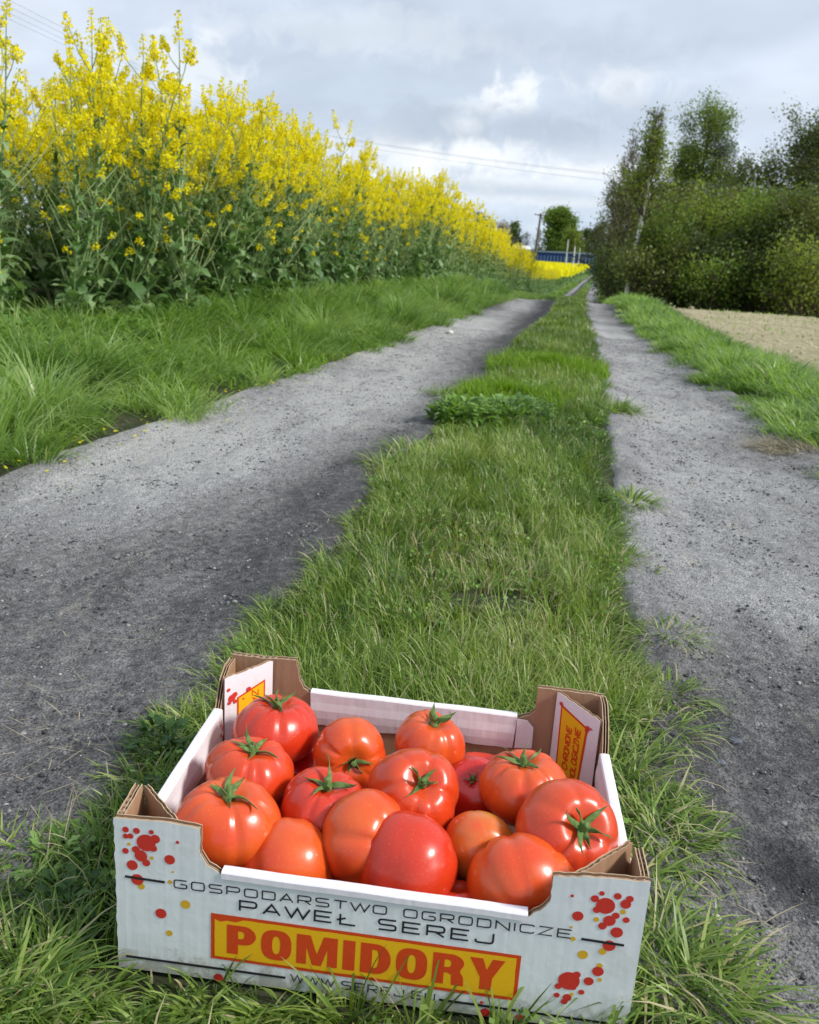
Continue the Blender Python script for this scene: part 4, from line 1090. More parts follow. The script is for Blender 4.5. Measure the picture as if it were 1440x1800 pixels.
def tomato(name_label, loc, r_, flat, axis, spin, mt, ribs, ribamp, seed, calyx=1.0, group='tomatoes filling the crate', curl=1.0, sx=1.0):
    rr = random.Random(seed)
    root = empty('tomato', loc)
    nu, nv = 72, 44
    ribamp *= 1.25; th0 = [rr.uniform(-.3, .3) + 2 * math.pi * i / ribs for i in range(ribs)]
    wd = [rr.uniform(.07, .17) for _ in range(ribs)]; am = [rr.uniform(.35, 1.0) for _ in range(ribs)]
    sg = [rr.uniform(-.045, .045) for _ in range(3)]; ph = [rr.uniform(0, 6.28) for _ in range(3)]
    rows = []
    def rad(th, p):
        top = 1.25 * math.exp(-(p / 1.35) ** 2); bot = math.exp(-((math.pi - p) / 1.0) ** 2) * .7
        cr = 0
        for a, w, k in zip(th0, wd, am):
            d = (th - a + math.pi) % (2 * math.pi) - math.pi
            cr += k * math.exp(-(d / w) ** 2)
        lob = sum(s * math.cos((i + 1) * th + f) for i, (s, f) in enumerate(zip(sg, ph)))
        return 1 - ribamp * cr * (top + bot) + lob
    def surf(th, p):
        q = rad(th, p)
        s = math.sin(p); s = s ** .92
        z = math.cos(p)
        z = math.copysign(abs(z) ** 1.05, z)
        z -= .26 * math.exp(-(p / .34) ** 2)
        z += .10 * math.exp(-((p - .62) / .35) ** 2) * (q - .9) * 3
        z += .07 * math.exp(-((math.pi - p) / .3) ** 2)
        return Vector((r_ * q * s * math.cos(th) * sx, r_ * q * s * math.sin(th), r_ * flat * z * (1 + .05 * math.cos(th + ph[0]) * s)))
    for i in range(nv + 1):
        p = math.pi * (i / nv); p = max(.012, min(math.pi - .012, p))
        rows.append([surf(2 * math.pi * j / nu, p) for j in range(nu)])
    mb = MB(); mb.grid(rows, close=True); mb.face(rows[0]); mb.face(rows[-1][::-1])
    body = mb.build('body', mt, root, True)
    if calyx > 0:
        mb = MB(); top = surf(0, .05); nc = rr.choice((5, 6, 6, 7))
        rn = []
        c0 = Vector((0, 0, top.z + r_ * .03))
        mb.tube([c0 - Vector((0, 0, r_ * .06)), c0 + Vector((0, 0, .002)), c0 + Vector((rr.uniform(-.001, .001), rr.uniform(-.001, .001), .0052 * calyx)), c0 + Vector((.0012, .0006, .0085 * calyx))], [.0052 * calyx, .0044 * calyx, .0026, .0027], 10)
        for k in range(nc):
            a = 2 * math.pi * k / nc + rr.uniform(-.3, .3); ln = r_ * rr.uniform(.30, .70) * calyx; seg = 9
            side = Vector((-math.sin(a), math.cos(a), 0)); h = Vector((math.cos(a), math.sin(a), 0))
            cur = rr.uniform(-.5, 2.6) * curl; st = rr.uniform(-.1, 1.35); tw = rr.uniform(-1.6, 1.6); sway = rr.uniform(-.9, .9)
            p = c0 + h * .0015; an = st; L0, C0, R0 = [], [], []
            for i in range(seg + 1):
                t = i / seg; w = .0021 * calyx * (1 - t) ** .8 * (1 + .6 * math.sin(t * 3.1)) + .00015
                sd = side * math.cos(tw * t * 2) + Vector((0, 0, 1)) * math.sin(tw * t * 2)
                rho = math.hypot(p.x, p.y); zs = surf(math.atan2(p.y, p.x), max(.05, math.asin(min(.97, rho / r_)))).z + .0012
                if p.z < zs: p.z = zs; an = max(an, -.35)
                C0.append(p.copy()); L0.append(p + sd * w + Vector((0, 0, w * .5))); R0.append(p - sd * w + Vector((0, 0, w * .5)))
                p = p + (h * math.cos(an) + Vector((0, 0, math.sin(an)))) * (ln / seg) + side * (sway * t * ln / seg + rr.uniform(-.0002, .0002))
                an += (cur * (t - .25)) / seg * 2.2
            mb.grid([L0, C0, R0])
        me = mb.mesh('calyx'); at = me.attributes.new('rnd', 'FLOAT', 'POINT')
        at.data.foreach_set('value', [rr.uniform(.1, .9) for _ in me.vertices])
        o = link('calyx', me, M['calyx'], root, True)
        so_ = o.modifiers.new('t', 'SOLIDIFY'); so_.thickness = .0005
    z = Vector(axis).normalized()
    root.rotation_mode = 'QUATERNION'
    from mathutils import Quaternion
    root.rotation_quaternion = z.to_track_quat('Z', 'Y') @ Quaternion((0, 0, 1), spin)
    tag(root, name_label, 'tomato', group)
    return root
_cb, _sb = math.cos(BOX_YAW), math.sin(BOX_YAW)
def bl(x, y, z): return (BOX_O[0] + _cb * x - _sb * y, BOX_O[1] + _sb * x + _cb * y, z)
Vv = Vector((0, -.80, .60)); Uv = Vector((0, .60, .80)); Rv = Vector((1, 0, 0))
def axis_px(ox, oy):
    k = math.sqrt(max(.0, 1 - ox * ox - oy * oy)); return Rv * ox + Uv * oy + Vv * k
TOM = [
 ('large red tomato in the back left corner of the crate, under the ZAP label', (.0700, .2180, .098), .0435, .76, (.05, .1, 1), .4, 1, 7, .13, 21, 1.0, 1.0),
 ('ribbed tomato against the left wall, between the corner tomato and the front left one', (.0665, .1400, .099), .0400, .74, (.12, -.1, 1), 1.2, 0, 8, .15, 22, 1.0, 1.0),
 ('broad tomato at the front left corner with upright green sepals', (.0700, .0590, .101), .0430, .80, (.05, -.05, 1), .1, 2, 6, .12, 23, 1.15, 1.5),
 ('round tomato left of the centre with two tall sepals standing up', (.1420, .1050, .092), .0395, .84, (.1, -.12, 1), 2.2, 1, 5, .10, 24, 1.1, 2.0),
 ('orange-red tomato in the back row whose dark green calyx faces the camera', (.1500, .1960, .093), .0365, .84, axis_px(.15, -.35), .3, 2, 6, .09, 25, .85, .6),
 ('tomato touching the back wall with long thin sepals pointing up', (.2230, .2300, .095), .0350, .86, (.18, -.1, 1), .9, 2, 7, .07, 26, 1.15, 2.2),
 ('big tomato in the middle of the crate with curled calyx on its face', (.2190, .1260, .104), .0410, .90, axis_px(.18, .28), 1.9, 0, 6, .09, 27, .95, 1.4),
 ('partly hidden deep red tomato with a brown star scar, right of the middle one', (.2700, .1930, .070), .0345, .85, (-.1, -.55, 1), .2, 4, 5, .05, 28, .35, .4),
 ('wide ribbed tomato near the right back post with a few tall sepals', (.3140, .1620, .100), .0410, .76, (-.05, .05, 1), .7, 2, 7, .14, 29, 1.0, 1.8),
 ('largest tomato, glossy red, at the right wall with spreading calyx', (.3480, .0950, .105), .0440, .84, axis_px(.30, .12), .5, 0, 6, .10, 30, 1.1, 1.1),
 ('orange tomato lying on its side left of the front middle one, calyx turned right', (.1850, .0720, .092), .0410, .84, axis_px(.72, -.05), 1.1, 2, 8, .10, 31, .8, 1.2),
 ('smooth round red tomato at the front middle with no calyx showing', (.2210, .0525, .084), .0430, .90, (.25, .75, -.3), 2.8, 1, 5, .05, 32, 0, 1),
 ('smaller orange-green tomato between the front middle and front right ones', (.2790, .0920, .083), .0310, .92, (-.2, .7, -.5), .4, 3, 6, .06, 33, 0, 1),
 ('wide pale red tomato at the front right corner without calyx', (.3130, .0530, .081), .0440, .86, (-.15, .9, .1), 1.3, 2, 7, .09, 34, 0, 1),
 ('low ribbed tomato behind the front rim, right of the front left notch', (.1210, .0520, .071), .0430, .88, (-.1, .8, .45), .9, 2, 8, .09, 35, 0, 1),
 ('tomato sunk in the lower layer below the front left one', (.0850, .0460, .040), .0330, .88, (0, .3, 1), .9, 4, 6, .06, 41, 0, 1),
 ('tomato sunk in the lower layer behind the front rim, between the middle and right ones', (.2640, .0400, .058), .0270, .88, (0, .3, 1), .9, 1, 6, .06, 42, 0, 1),
 ('tomato in the lower layer seen in the gap of the back row left', (.1120, .2330, .046), .0345, .88, (0, .3, 1), .9, 4, 6, .06, 43, 0, 1),
 ('tomato in the lower layer in the gap behind the left of centre one', (.1050, .1520, .048), .0330, .86, (0, .3, 1), .9, 1, 6, .06, 44, 0, 1),
 ('tomato in the lower layer beneath the middle one', (.1820, .1520, .042), .0340, .88, (0, .3, 1), .2, 4, 6, .06, 45, 0, 1),
 ('tomato in the lower layer by the right wall under the largest one', (.3600, .1650, .044), .0330, .88, (0, .3, 1), .9, 1, 6, .06, 46, 0, 1),
 ('tomato in the lower layer beneath the smaller orange-green one', (.2600, .1120, .040), .0340, .88, (0, .3, 1), .9, 4, 6, .06, 47, 0, 1),
 ('tomato in the lower layer behind the star scarred one at the back wall', (.2780, .2500, .046), .0340, .88, (0, .3, 1), .9, 1, 6, .06, 48, 0, 1),
 ('tomato in the lower layer under the front right corner one', (.3560, .0420, .038), .0310, .88, (0, .3, 1), .9, 4, 6, .06, 49, 0, 1),
 ('tomato in the lower layer under the left wall ribbed one', (.0450, .1050, .042), .0330, .88, (0, .3, 1), .9, 4, 6, .06, 50, 0, 1),
 ('tomato in the lower layer under the back left corner one', (.0450, .1850, .040), .0330, .88, (0, .3, 1), .9, 1, 6, .06, 51, 0, 1),
]
for (lab_, p, r0, fl, ax, sp_, mi, nr, ra, sd, cal, cu_) in TOM:
    ax = Vector(ax)
    tomato(lab_, bl(*p), r0, fl, ax, sp_, TM[mi], nr, ra, sd, cal, curl=cu_)

# ------------------------------------------------------------------ rapeseed crop
def rape_variant(seed, H=1.6, lod=0, wild=False):
    rr = random.Random(seed); r = np.random.default_rng(seed)
    polys = []; leafV, leafF, leafR = [], [], []; fl, bud = [], []
    bend = (rr.uniform(-.10, .10), rr.uniform(-.10, .10))
    def stem_pt(t): return Vector((bend[0] * t * t + .01 * math.sin(t * 9 + seed), bend[1] * t * t + .01 * math.cos(t * 7), H * t))
    polys.append(([stem_pt(t / 8) for t in range(9)], [(.0095 * (1 - t / 8) + .0026) for t in range(9)]))
    def raceme(p0, d, ln, seedk):
        d = d.normalized(); p1 = p0 + d * ln * .5; d2 = (d + Vector((0, 0, .7))).normalized(); p2 = p1 + d2 * ln * .6
        polys.append(([p0, p1, p2], [.0024, .002, .0012]))
        nf = int((36 if lod == 0 else 10) * (ln + .05) / .2)
        for i in range(nf):
            t = (i + rr.random()) / nf
            c = p0.lerp(p1, t * 2) if t < .5 else p1.lerp(p2, t * 2 - 1)
            a = i * 2.4 + seedk; q = .006 + .034 * (1 - .75 * t) * rr.random() ** .6
            fl.append(c + Vector((math.cos(a) * q, math.sin(a) * q, rr.uniform(-.006, .012))))
        for i in range(9 if lod == 0 else 2):
            bud.append(p2 + Vector((rr.uniform(-.009, .009), rr.uniform(-.009, .009), rr.uniform(-.004, .012))))
    nb = rr.randint(8, 11)
    for k in range(nb):
        t = .50 + .46 * (k + rr.random() * .6) / nb
        a = k * 2.4 + rr.uniform(-.5, .5); p = stem_pt(t)
        top = H * (.70 + .26 * rr.random()) if k < nb - 2 else H * rr.uniform(.85, 1.10)
        ln = max(.12, (top - p.z)) * rr.uniform(.8, 1.35); tilt = rr.uniform(.35, 1.0)
        d = Vector((math.cos(a) * math.sin(tilt), math.sin(a) * math.sin(tilt), math.cos(tilt)))
        m1 = p + d * ln * .5; d2 = (d + Vector((0, 0, .55))).normalized(); m2 = m1 + d2 * ln * .42
        polys.append(([p, m1, m2], [.0034, .0028, .0022]))
        raceme(m2, d2, rr.uniform(.04, .09), k)
        for _q in range(rr.choice((1, 2, 2, 3))):
            a2 = a + rr.uniform(-1.3, 1.3); d3 = Vector((math.cos(a2) * .55, math.sin(a2) * .55, .8)); raceme(m1 + d3 * .05, d3, rr.uniform(.04, .085), k + 3)
    raceme(stem_pt(1), Vector((bend[0], bend[1], 1)), rr.uniform(.10, .17), 0)
    nl = 62 if lod == 0 else 22
    for i in range(nl):
        t = (i + rr.random()) / nl
        z = H * (.04 + .72 * t ** 1.1); p = stem_pt(z / H)
        a = i * 2.4 + rr.uniform(-.6, .6); ls = (.115 * (1 - t) + .055) * rr.uniform(.6, 1.45); e = rr.uniform(-.3, 1.2)
        d = Vector((math.cos(a) * math.cos(e), math.sin(a) * math.cos(e), math.sin(e)))
        pet = ls * .25 * (1 - t); b0 = p + d * pet
        if pet > .01 and lod == 0: polys.append(([p, b0], [.003, .002]))
        o = len(leafV); sg = 6 if lod == 0 else 3
        leafV += leaf_quads(b0, d, None, ls, ls * rr.uniform(.36, .55), rr.uniform(.5, 2.0), rr, 3.3, .3, sg); leafF += leaf_faces(o, sg); leafR += [rr.random()] * ((sg + 1) * 3)
    if lod == 0:       # bare side shoots low on the stalk
        for i in range(9):
            t = rr.uniform(.08, .5); p = stem_pt(t); a = rr.uniform(0, 6.28); q_ = rr.uniform(.35, .8); d = Vector((math.cos(a) * q_, math.sin(a) * q_, .85)); ln_ = rr.uniform(.2, .6)
            polys.append(([p, p + d * ln_ * .5, p + d * ln_ + Vector((0, 0, .05))], [.0048, .0036, .002]))
            if rr.random() < .3: raceme(p + d * ln_ + Vector((0, 0, .05)), d, .04, i)
    sV, sF = tubes_np([([tuple(q) for q in a_], b_) for a_, b_ in polys], 5 if lod == 0 else 3)
    C = np.array([tuple(v) for v in fl]); B = np.array([tuple(v) for v in bud])
    fs = .020 if lod == 0 else .040
    v1, f1 = quads_np(C, fs * r.uniform(.75, 1.2, len(C)), r, .9); v2, f2 = quads_np(C + r.normal(0, .003, C.shape), fs * .9, r, .9)
    v3, f3 = quads_np(B, .008 if lod == 0 else .014, r, .9)
    rr1 = np.repeat(r.uniform(.12, 1, len(C)), 4)
    fV = np.concatenate([v1, v2, v3]); fF = np.concatenate([f1, f2 + len(v1), f3 + len(v1) + len(v2)]); fR = np.concatenate([rr1, rr1, np.full(len(v3), .03)])
    return dict(stem=(sV, sF, np.repeat(r.uniform(0, 1, 1), len(sV))), leaves=(np.array([tuple(v) for v in leafV]), np.array(leafF), np.array(leafR)), flowers=(fV, fF, fR))
RM = {'stem': M['rape_stem'], 'leaves': M['rape_leaf'], 'flowers': M['rape_flower']}
NV = 9
variants = []
for i in range(NV):
    d = rape_variant(400 + i)
    variants.append({k: np_mesh('rape_' + k, *v) for k, v in d.items()})
    for k, me in variants[-1].items(): me.materials.append(RM[k])
# front line of the crop and depth behind it
FRONT = np.array([(-60, -60), (3.7, -3.2), (4.1, -2.2), (4.6, -1.62), (5.2, -1.32), (6, -1.12), (7, -.98), (9.1, -.62), (12.9, .22), (16, .8), (22, 1.78), (34, 4.0), (50, 6.75), (75, 11.1), (110, 17.4), (170, 29.7), (210, 37.5)])
def fline(y): return np.interp(y, FRONT[:, 0], FRONT[:, 1])
r = np.random.default_rng(500)
def crop_points(y0, y1, depth, dens):
    n = int((y1 - y0) * depth * dens)
    y = r.uniform(y0, y1, n); x = fline(y) - r.uniform(0, 1, n) ** 1.15 * depth
    return x, y
pts = []
x, y = crop_points(3.9, 9, 4.2, 16); pts.append(np.stack([x, y], 1))
x, y = crop_points(9, 16, 3.4, 13); pts.append(np.stack([x, y], 1))
near = np.concatenate(pts)
near = near[(near[:, 0] / near[:, 1] > -.60)]
# keep those that show largest: close to the camera and to the front of the crop
behind = fline(near[:, 1]) - near[:, 0]
score = near[:, 1] + 2.2 * behind
order = np.argsort(score)
first, rest = near[order[:290]], near[order[290:]]
first_plant = None
lab_rape = 'tall flowering rapeseed plant in the dense yellow crop along the left verge'
rr = random.Random(66)
def crop_scale(x, y): return 1.0 + .12 * (vnoise(np.array(x * 1.1), np.array(y * 1.1), 9) - .5) + rr.uniform(-.13, .06) + float(np.interp(y, [3.7, 4.3, 5.2, 6.2, 8, 11, 16, 30], [-.25, -.22, -.20, -.21, -.21, -.21, -.20, -.17]))
for i, (x, y) in enumerate(first):
    v = variants[i % NV]
    e = empty('rapeseed_plant', (x, y, float(terrain(x, y)) - .01), rr.uniform(0, 6.283))
    s = crop_scale(x, y); e.scale = (s, s, s)
    e.rotation_euler = (rr.uniform(-.20, .17), rr.uniform(-.16, .24), rr.uniform(0, 6.283))
    for k in ('stem', 'leaves', 'flowers'):
        o = bpy.data.objects.new(k, v[k]); COL.objects.link(o); o.parent = e
    tag(e, lab_rape, 'crop plant', 'rapeseed plants standing along the left verge')
# one stalk stands apart at the far left
def big_stalk(x, y, s, seed, label, lean):
    d = rape_variant(seed, 1.72)
    e = empty('rapeseed_plant', (x, y, float(terrain(x, y)) - .01)); e.scale = (s * 1.0, s * 1.0, s); e.rotation_euler = lean
    for k in ('stem', 'leaves', 'flowers'):
        V, F, q = d[k]
        if k == 'stem': V = V.copy()
        link(k, np_mesh(k, V, F, rnd=q), RM[k], e)
    mb = MB()
    tag(e, label, 'crop plant', 'rapeseed plants standing along the left verge')
big_stalk(-1.98, 4.22, .80, 900, 'tallest rapeseed stalk with a thick pale stem at the far left edge', (0, .05, 0))
big_stalk(-1.72, 4.45, .72, 903, 'thick-stemmed rapeseed plant standing just right of the far left stalk', (0, .10, 1.0))
def merge_crop(name, P, seeds, label, scale_f, lod=1):
    vs = [rape_variant(s, lod=lod) for s in seeds]
    acc = {k: [[], [], [], 0] for k in RM}
    Vs, Fs, Rs, Ms = [], [], [], []; o = 0
    for i, (x, y) in enumerate(P):
        d = vs[i % len(vs)]; a = rr.uniform(0, 6.283); s = scale_f(x, y); c, sn = math.cos(a), math.sin(a); z = float(terrain(x, y))
        for mi, k in enumerate(RM):
            V, F, q = d[k]
            W = np.empty_like(V); W[:, 0] = (V[:, 0] * c - V[:, 1] * sn) * s + x; W[:, 1] = (V[:, 0] * sn + V[:, 1] * c) * s + y; W[:, 2] = V[:, 2] * s + z
            Vs.append(W); Fs.append(F + o); Rs.append(q); Ms.append(np.full(len(F), mi)); o += len(V)
    me = np_mesh(name, np.concatenate(Vs), np.concatenate(Fs), rnd=np.concatenate(Rs), midx=np.concatenate(Ms))
    return tag(link(name, me, [RM[k] for k in RM]), label, 'crop', kind='stuff')
merge_crop('rapeseed_crop', rest, range(430, 436), 'rear rows of the flowering rapeseed crop behind the front plants', crop_scale, lod=1)
x1, y1 = crop_points(16, 34, 4.0, 9); x2, y2 = crop_points(34, 75, 5, 2.2)
x3 = np.concatenate([x1, x2]); y3 = np.concatenate([y1, y2])
merge_crop('rapeseed_crop', np.stack([x3, y3], 1), range(440, 445), 'distant rapeseed crop narrowing along the left side of the track', lambda x, y: .83 + rr.uniform(-.08, .08))
# far field: thick yellow carpet beyond the dip
n = 3600; yy = 75 + 125 * r.uniform(0, 1, n) ** 1.2; xx = fline(yy) - r.uniform(0, 1, n) ** 1.3 * 26
def far_crop(name, xx, yy, label):
    rr2 = np.random.default_rng(3); n = len(xx); z = terrain(xx, yy)
    C = np.repeat(np.stack([xx, yy, z], -1), 34, 0); m = len(C)
    C[:, 0] += rr2.normal(0, .35, m); C[:, 1] += rr2.normal(0, .35, m); t = rr2.uniform(0, 1, m); C[:, 2] += .15 + 1.45 * t ** .55
    V, F = quads_np(C, .20, rr2, 1.0)
    q = np.repeat(np.where(C[:, 2] - np.repeat(z, 34) > 1.0, rr2.uniform(.12, 1, m), 0), 4)
    mi = np.where(q[::4] > .1, 1, 0)
    me = np_mesh(name, V, F, rnd=np.where(q > .1, q, np.repeat(rr2.uniform(0, 1, m), 4)), midx=mi)
    tag(link(name, me, [M['rape_leaf'], M['rape_flower']]), label, 'crop', kind='stuff')
far_crop('rapeseed_crop', xx, yy, 'bright yellow rapeseed field at the far end of the track')

# ------------------------------------------------------------------ trees
def bark(name, col, var=.35):
    m, nt, b = mat(name); v = objvec(nt); n = noise(nt, v, 6, 5, .7)
    L(nt, ramp(nt, n, [(.3, tuple(c * (1 - var) for c in col)), (.7, tuple(c * (1 + var) for c in col))]), b.inputs['Base Color']); setc(b, rough=.9, spec=.15)
    return m
M['bark_dark'] = bark('dark_bark', (.075, .06, .045)); M['bark_brown'] = bark('brown_bark', (.13, .10, .075)); M['bark_birch'] = bark('birch_bark', (.74, .73, .69), .25)
M['twig'] = bark('twig_bark', (.11, .085, .065))
M['leaf_olive'] = foliage('olive_leaves', [(0, (.05, .07, .016)), (.5, (.125, .155, .032)), (1, (.25, .28, .07))], .5, .3)
M['leaf_green'] = foliage('fresh_green_leaves', [(0, (.055, .10, .014)), (.5, (.13, .21, .028)), (1, (.27, .36, .06))], .5, .35)
M['leaf_light'] = foliage('light_spring_leaves', [(0, (.09, .13, .02)), (.5, (.19, .25, .04)), (1, (.33, .38, .09))], .5, .4)
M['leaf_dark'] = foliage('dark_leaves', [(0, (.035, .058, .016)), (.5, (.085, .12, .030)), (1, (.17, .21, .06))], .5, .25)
M['leaf_brown'] = foliage('budding_leaves', [(0, (.07, .065, .03)), (.5, (.15, .145, .06)), (1, (.26, .26, .11))], .6, .25)
M['blossom'] = foliage('pale_blossom', [(0, (.25, .20, .19)), (.5, (.42, .36, .34)), (1, (.60, .54, .50))], .7, .3, tcol=1)
M['nest'] = foliage('mistletoe', [(0, (.015, .018, .012)), (1, (.045, .05, .03))], .7, .1)
def gen_tree(seed, H, W, z0=.15, nb=26, prof=None, elev=(.9, .35), droop=0.0, trunk_r=.09, leafn=9000, leaf=.06, leafspread=.16, twigs=5, stems=1, lean=(0, 0), inner=.35, dark_limbs=False, top_bare=0.0):
    """tapered trunk(s), limbs, twigs; leaf quads gathered round the twigs"""
    rr = random.Random(seed); r = np.random.default_rng(seed)
    if prof is None: prof = lambda t: math.sin(math.pi * min(1, .12 + .88 * t) ** .8) ** .7
    trunk, twig, pts, wts = [], [], [], []
    for s in range(stems):
        a0 = rr.uniform(0, 6.28); off = Vector((math.cos(a0), math.sin(a0), 0)) * (W * .13 if stems > 1 else 0); sp = off * (1.6 if stems > 1 else 0)
        hs = H * (1 if s == 0 else rr.uniform(.75, .97))
        def tp(t, ph=rr.uniform(0, 6)): return off + sp * t + Vector((lean[0] * t + .02 * hs * math.sin(t * 5 + ph) * t, lean[1] * t + .02 * hs * math.cos(t * 4 + ph) * t, hs * t))
        tr = trunk_r / math.sqrt(stems)
        trunk.append(([tp(t / 10) for t in range(11)], [tr * (1 - .93 * (t / 10) ** .8) + .006 for t in range(11)]))
        n = max(4, nb // stems)
        for k in range(n):
            t = z0 + (1 - z0) * ((k + rr.random()) / n); p = tp(t); rel = (t - z0) / (1 - z0)
            a = k * 2.4 + rr.uniform(-.7, .7); ln = W * .5 * prof(rel) * rr.uniform(.65, 1.15) + .12
            e = elev[0] + (elev[1] - elev[0]) * (1 - rel) + rr.uniform(-.2, .2)
            d = Vector((math.cos(a) * math.cos(e), math.sin(a) * math.cos(e), math.sin(e)))
            q = [p]; dd = d.copy(); m = 5
            for j in range(m):
                dd = (dd + Vector((rr.uniform(-.15, .15), rr.uniform(-.15, .15), rr.uniform(-.1, .18) - droop * j / m))).normalized(); q.append(q[-1] + dd * ln / m)
            br = tr * (.42 * (1 - rel) + .10)
            (twig if dark_limbs else trunk).append((q, [max(.006, br * (1 - .8 * j / m)) for j in range(m + 1)]))
            for w in range(twigs):
                f = inner + (1 - inner) * rr.random(); i = min(m - 1, int(f * m)); c = q[i].lerp(q[i + 1], f * m - i)
                td = (dd + Vector((rr.gauss(0, .8), rr.gauss(0, .8), rr.gauss(.15, .6) - droop))).normalized(); tl = ln * rr.uniform(.22, .5) + .1
                e1 = c + td * tl * .5; e2 = e1 + (td + Vector((0, 0, .25 - droop * 1.3))).normalized() * tl * .55
                twig.append(([c, e1, e2], [.010, .007, .0035]))
                lw = 0.12 if rel > 1 - top_bare else 1.0
                pts += [c, e1, e2]; wts += [.6 * lw, 1 * lw, 1 * lw]
                for u in range(2):
                    g = e1 + Vector((rr.gauss(0, .5), rr.gauss(0, .5), rr.gauss(.2, .4) - droop)).normalized() * tl * .4
                    twig.append(([e1, g], [.006, .003])); pts.append(g); wts.append(1 * lw)
    P = np.array([tuple(p) for p in pts]); w = np.array(wts); w /= w.sum()
    idx = r.choice(len(P), leafn, p=w)
    C = P[idx] + r.normal(0, 1, (leafn, 3)) * leafspread * np.array([1, 1, .8])
    C[:, 2] = np.maximum(C[:, 2], .05)
    V, F = quads_np(C, leaf * r.uniform(.6, 1.4, leafn), r, .7, up=.5)
    cl = vnoise(P[idx][:, 0] * 2.2 + 9, P[idx][:, 2] * 2.2, seed) * .55
    q = np.repeat(np.clip(cl + r.uniform(0, .5, leafn), 0, 1), 4)
    return trunk, twig, (V, F, q)
def place_tree(name, x, y, label, cat, tree, bark_m, leaf_m, twig_m=None, group=None, z=None):
    e = empty(name, (x, y, float(terrain(x, y)) - .03 if z is None else z))
    trunk, twig, (V, F, q) = tree
    tv, tf = tubes_np([([tuple(p) for p in a], b) for a, b in trunk], 6)
    link('trunk', np_mesh('trunk', tv, tf), bark_m, e, True)
    if twig:
        wv, wf = tubes_np([([tuple(p) for p in a], b) for a, b in twig], 3)
        link('twigs', np_mesh('twigs', wv, wf), twig_m or M['twig'], e)
    if len(V): link('crown', np_mesh('crown', V, F, rnd=q), leaf_m, e)
    tag(e, label, cat, group)
    return e
def at_px(X, d):
    """x of a spot at depth d seen in image column X on the horizon row"""
    v = pix_dir(X, 407 + X * .064)
    return v.x / v.y * d
G_TH = 'trees and shrubs of the thicket on the right'
PH = lambda px, d, top: CAM_H + d * (pix_dir(px, top).z / pix_dir(px, top).y)     # height above z=0 of something whose top shows at row `top`
def th(name, px, d, top, W, label, kind, leaf_m, seed, cat='tree', **k):
    x = at_px(px, d); zb = float(terrain(x, d)); H = (PH(px, d, top) - zb) * .91; k['leaf'] = k.get('leaf', .06) * 1.3
    t = gen_tree(seed, H, W, **k)
    place_tree(name, x, d, label, cat, t, M[kind], M[leaf_m], group=G_TH)
bush = dict(z0=.02, nb=34, stems=4, elev=(1.2, .45), twigs=6, leafspread=.20, trunk_r=.09)
bprof = lambda t: .95 - .45 * t
# tall ones that make the skyline
th('birch_tree', 1108, 26.3, 172, 1.8, 'slender birch with a bare white trunk leaning right, near the left end of the thicket', 'bark_birch', 'leaf_light', 1, lean=(.22, 0), z0=.46, nb=40, prof=lambda t: 1.05 - .8 * t, elev=(1.25, .8), leafn=5200, leaf=.05, leafspread=.10, trunk_r=.10, twigs=7, top_bare=.25, dark_limbs=True)
th('young_tree', 1092, 32, 235, 2.6, 'sparse young tree with thin rising branches left of the birch', 'bark_brown', 'leaf_olive', 2, z0=.2, nb=34, prof=lambda t: 1.0 - .6 * t, elev=(1.2, .7), leafn=3600, leaf=.05, leafspread=.12, trunk_r=.07, twigs=7, top_bare=.3)
th('bare_tree', 1082, 34, 290, 3.2, 'nearly leafless tree reaching out over the track at the left end of the thicket', 'bark_dark', 'leaf_brown', 3, z0=.15, nb=34, prof=lambda t: 1.0 - .5 * t, elev=(1.1, .45), leafn=2600, leaf=.045, leafspread=.10, trunk_r=.08, twigs=8)
th('tall_tree', 1212, 36, 196, 3.4, 'tallest leafy tree of the thicket with an uneven light green crown', 'bark_brown', 'leaf_green', 4, z0=.30, nb=44, prof=lambda t: 1.0 * math.sin(math.pi * (.22 + .70 * t)) ** .5, elev=(1.2, .5), leafn=19000, leaf=.052, leafspread=.17, trunk_r=.14, twigs=8)
th('tall_tree', 1176, 37, 255, 2.2, 'lower second crown leaning against the tallest leafy tree, on its left', 'bark_brown', 'leaf_olive', 5, z0=.3, nb=30, prof=lambda t: 1 - .5 * t, elev=(1.2, .6), leafn=11000, leaf=.06, leafspread=.16, trunk_r=.09, twigs=6)
th('shrubby_tree', 1330, 33, 262, 4.4, 'dark rounded tree right of the tallest one, twiggy on top', 'bark_dark', 'leaf_olive', 6, z0=.1, nb=44, stems=3, prof=lambda t: 1.05 - .45 * t, elev=(1.15, .4), leafn=21000, leaf=.06, leafspread=.2, trunk_r=.14, twigs=6)
th('shrubby_tree', 1395, 31, 238, 2.8, 'tree with dark open branches sticking above the right end of the thicket', 'bark_dark', 'leaf_dark', 7, z0=.35, nb=34, prof=lambda t: 1.0 - .55 * t, elev=(1.2, .6), leafn=5200, leaf=.06, leafspread=.13, trunk_r=.10, twigs=7)
th('shrubby_tree', 1450, 30, 250, 4.0, 'broad olive tree cut by the right edge of the view', 'bark_dark', 'leaf_olive', 8, z0=.1, nb=40, stems=3, prof=lambda t: 1.05 - .4 * t, elev=(1.15, .4), leafn=20000, leaf=.06, leafspread=.2, trunk_r=.12, twigs=6)
th('shrubby_tree', 1268, 35, 300, 2.8, 'dark tree in the dip between the tallest tree and the rounded dark one', 'bark_dark', 'leaf_dark', 9, z0=.1, nb=36, prof=lambda t: 1.05 - .5 * t, elev=(1.1, .4), leafn=10000, leaf=.06, leafspread=.2, trunk_r=.10, twigs=6)
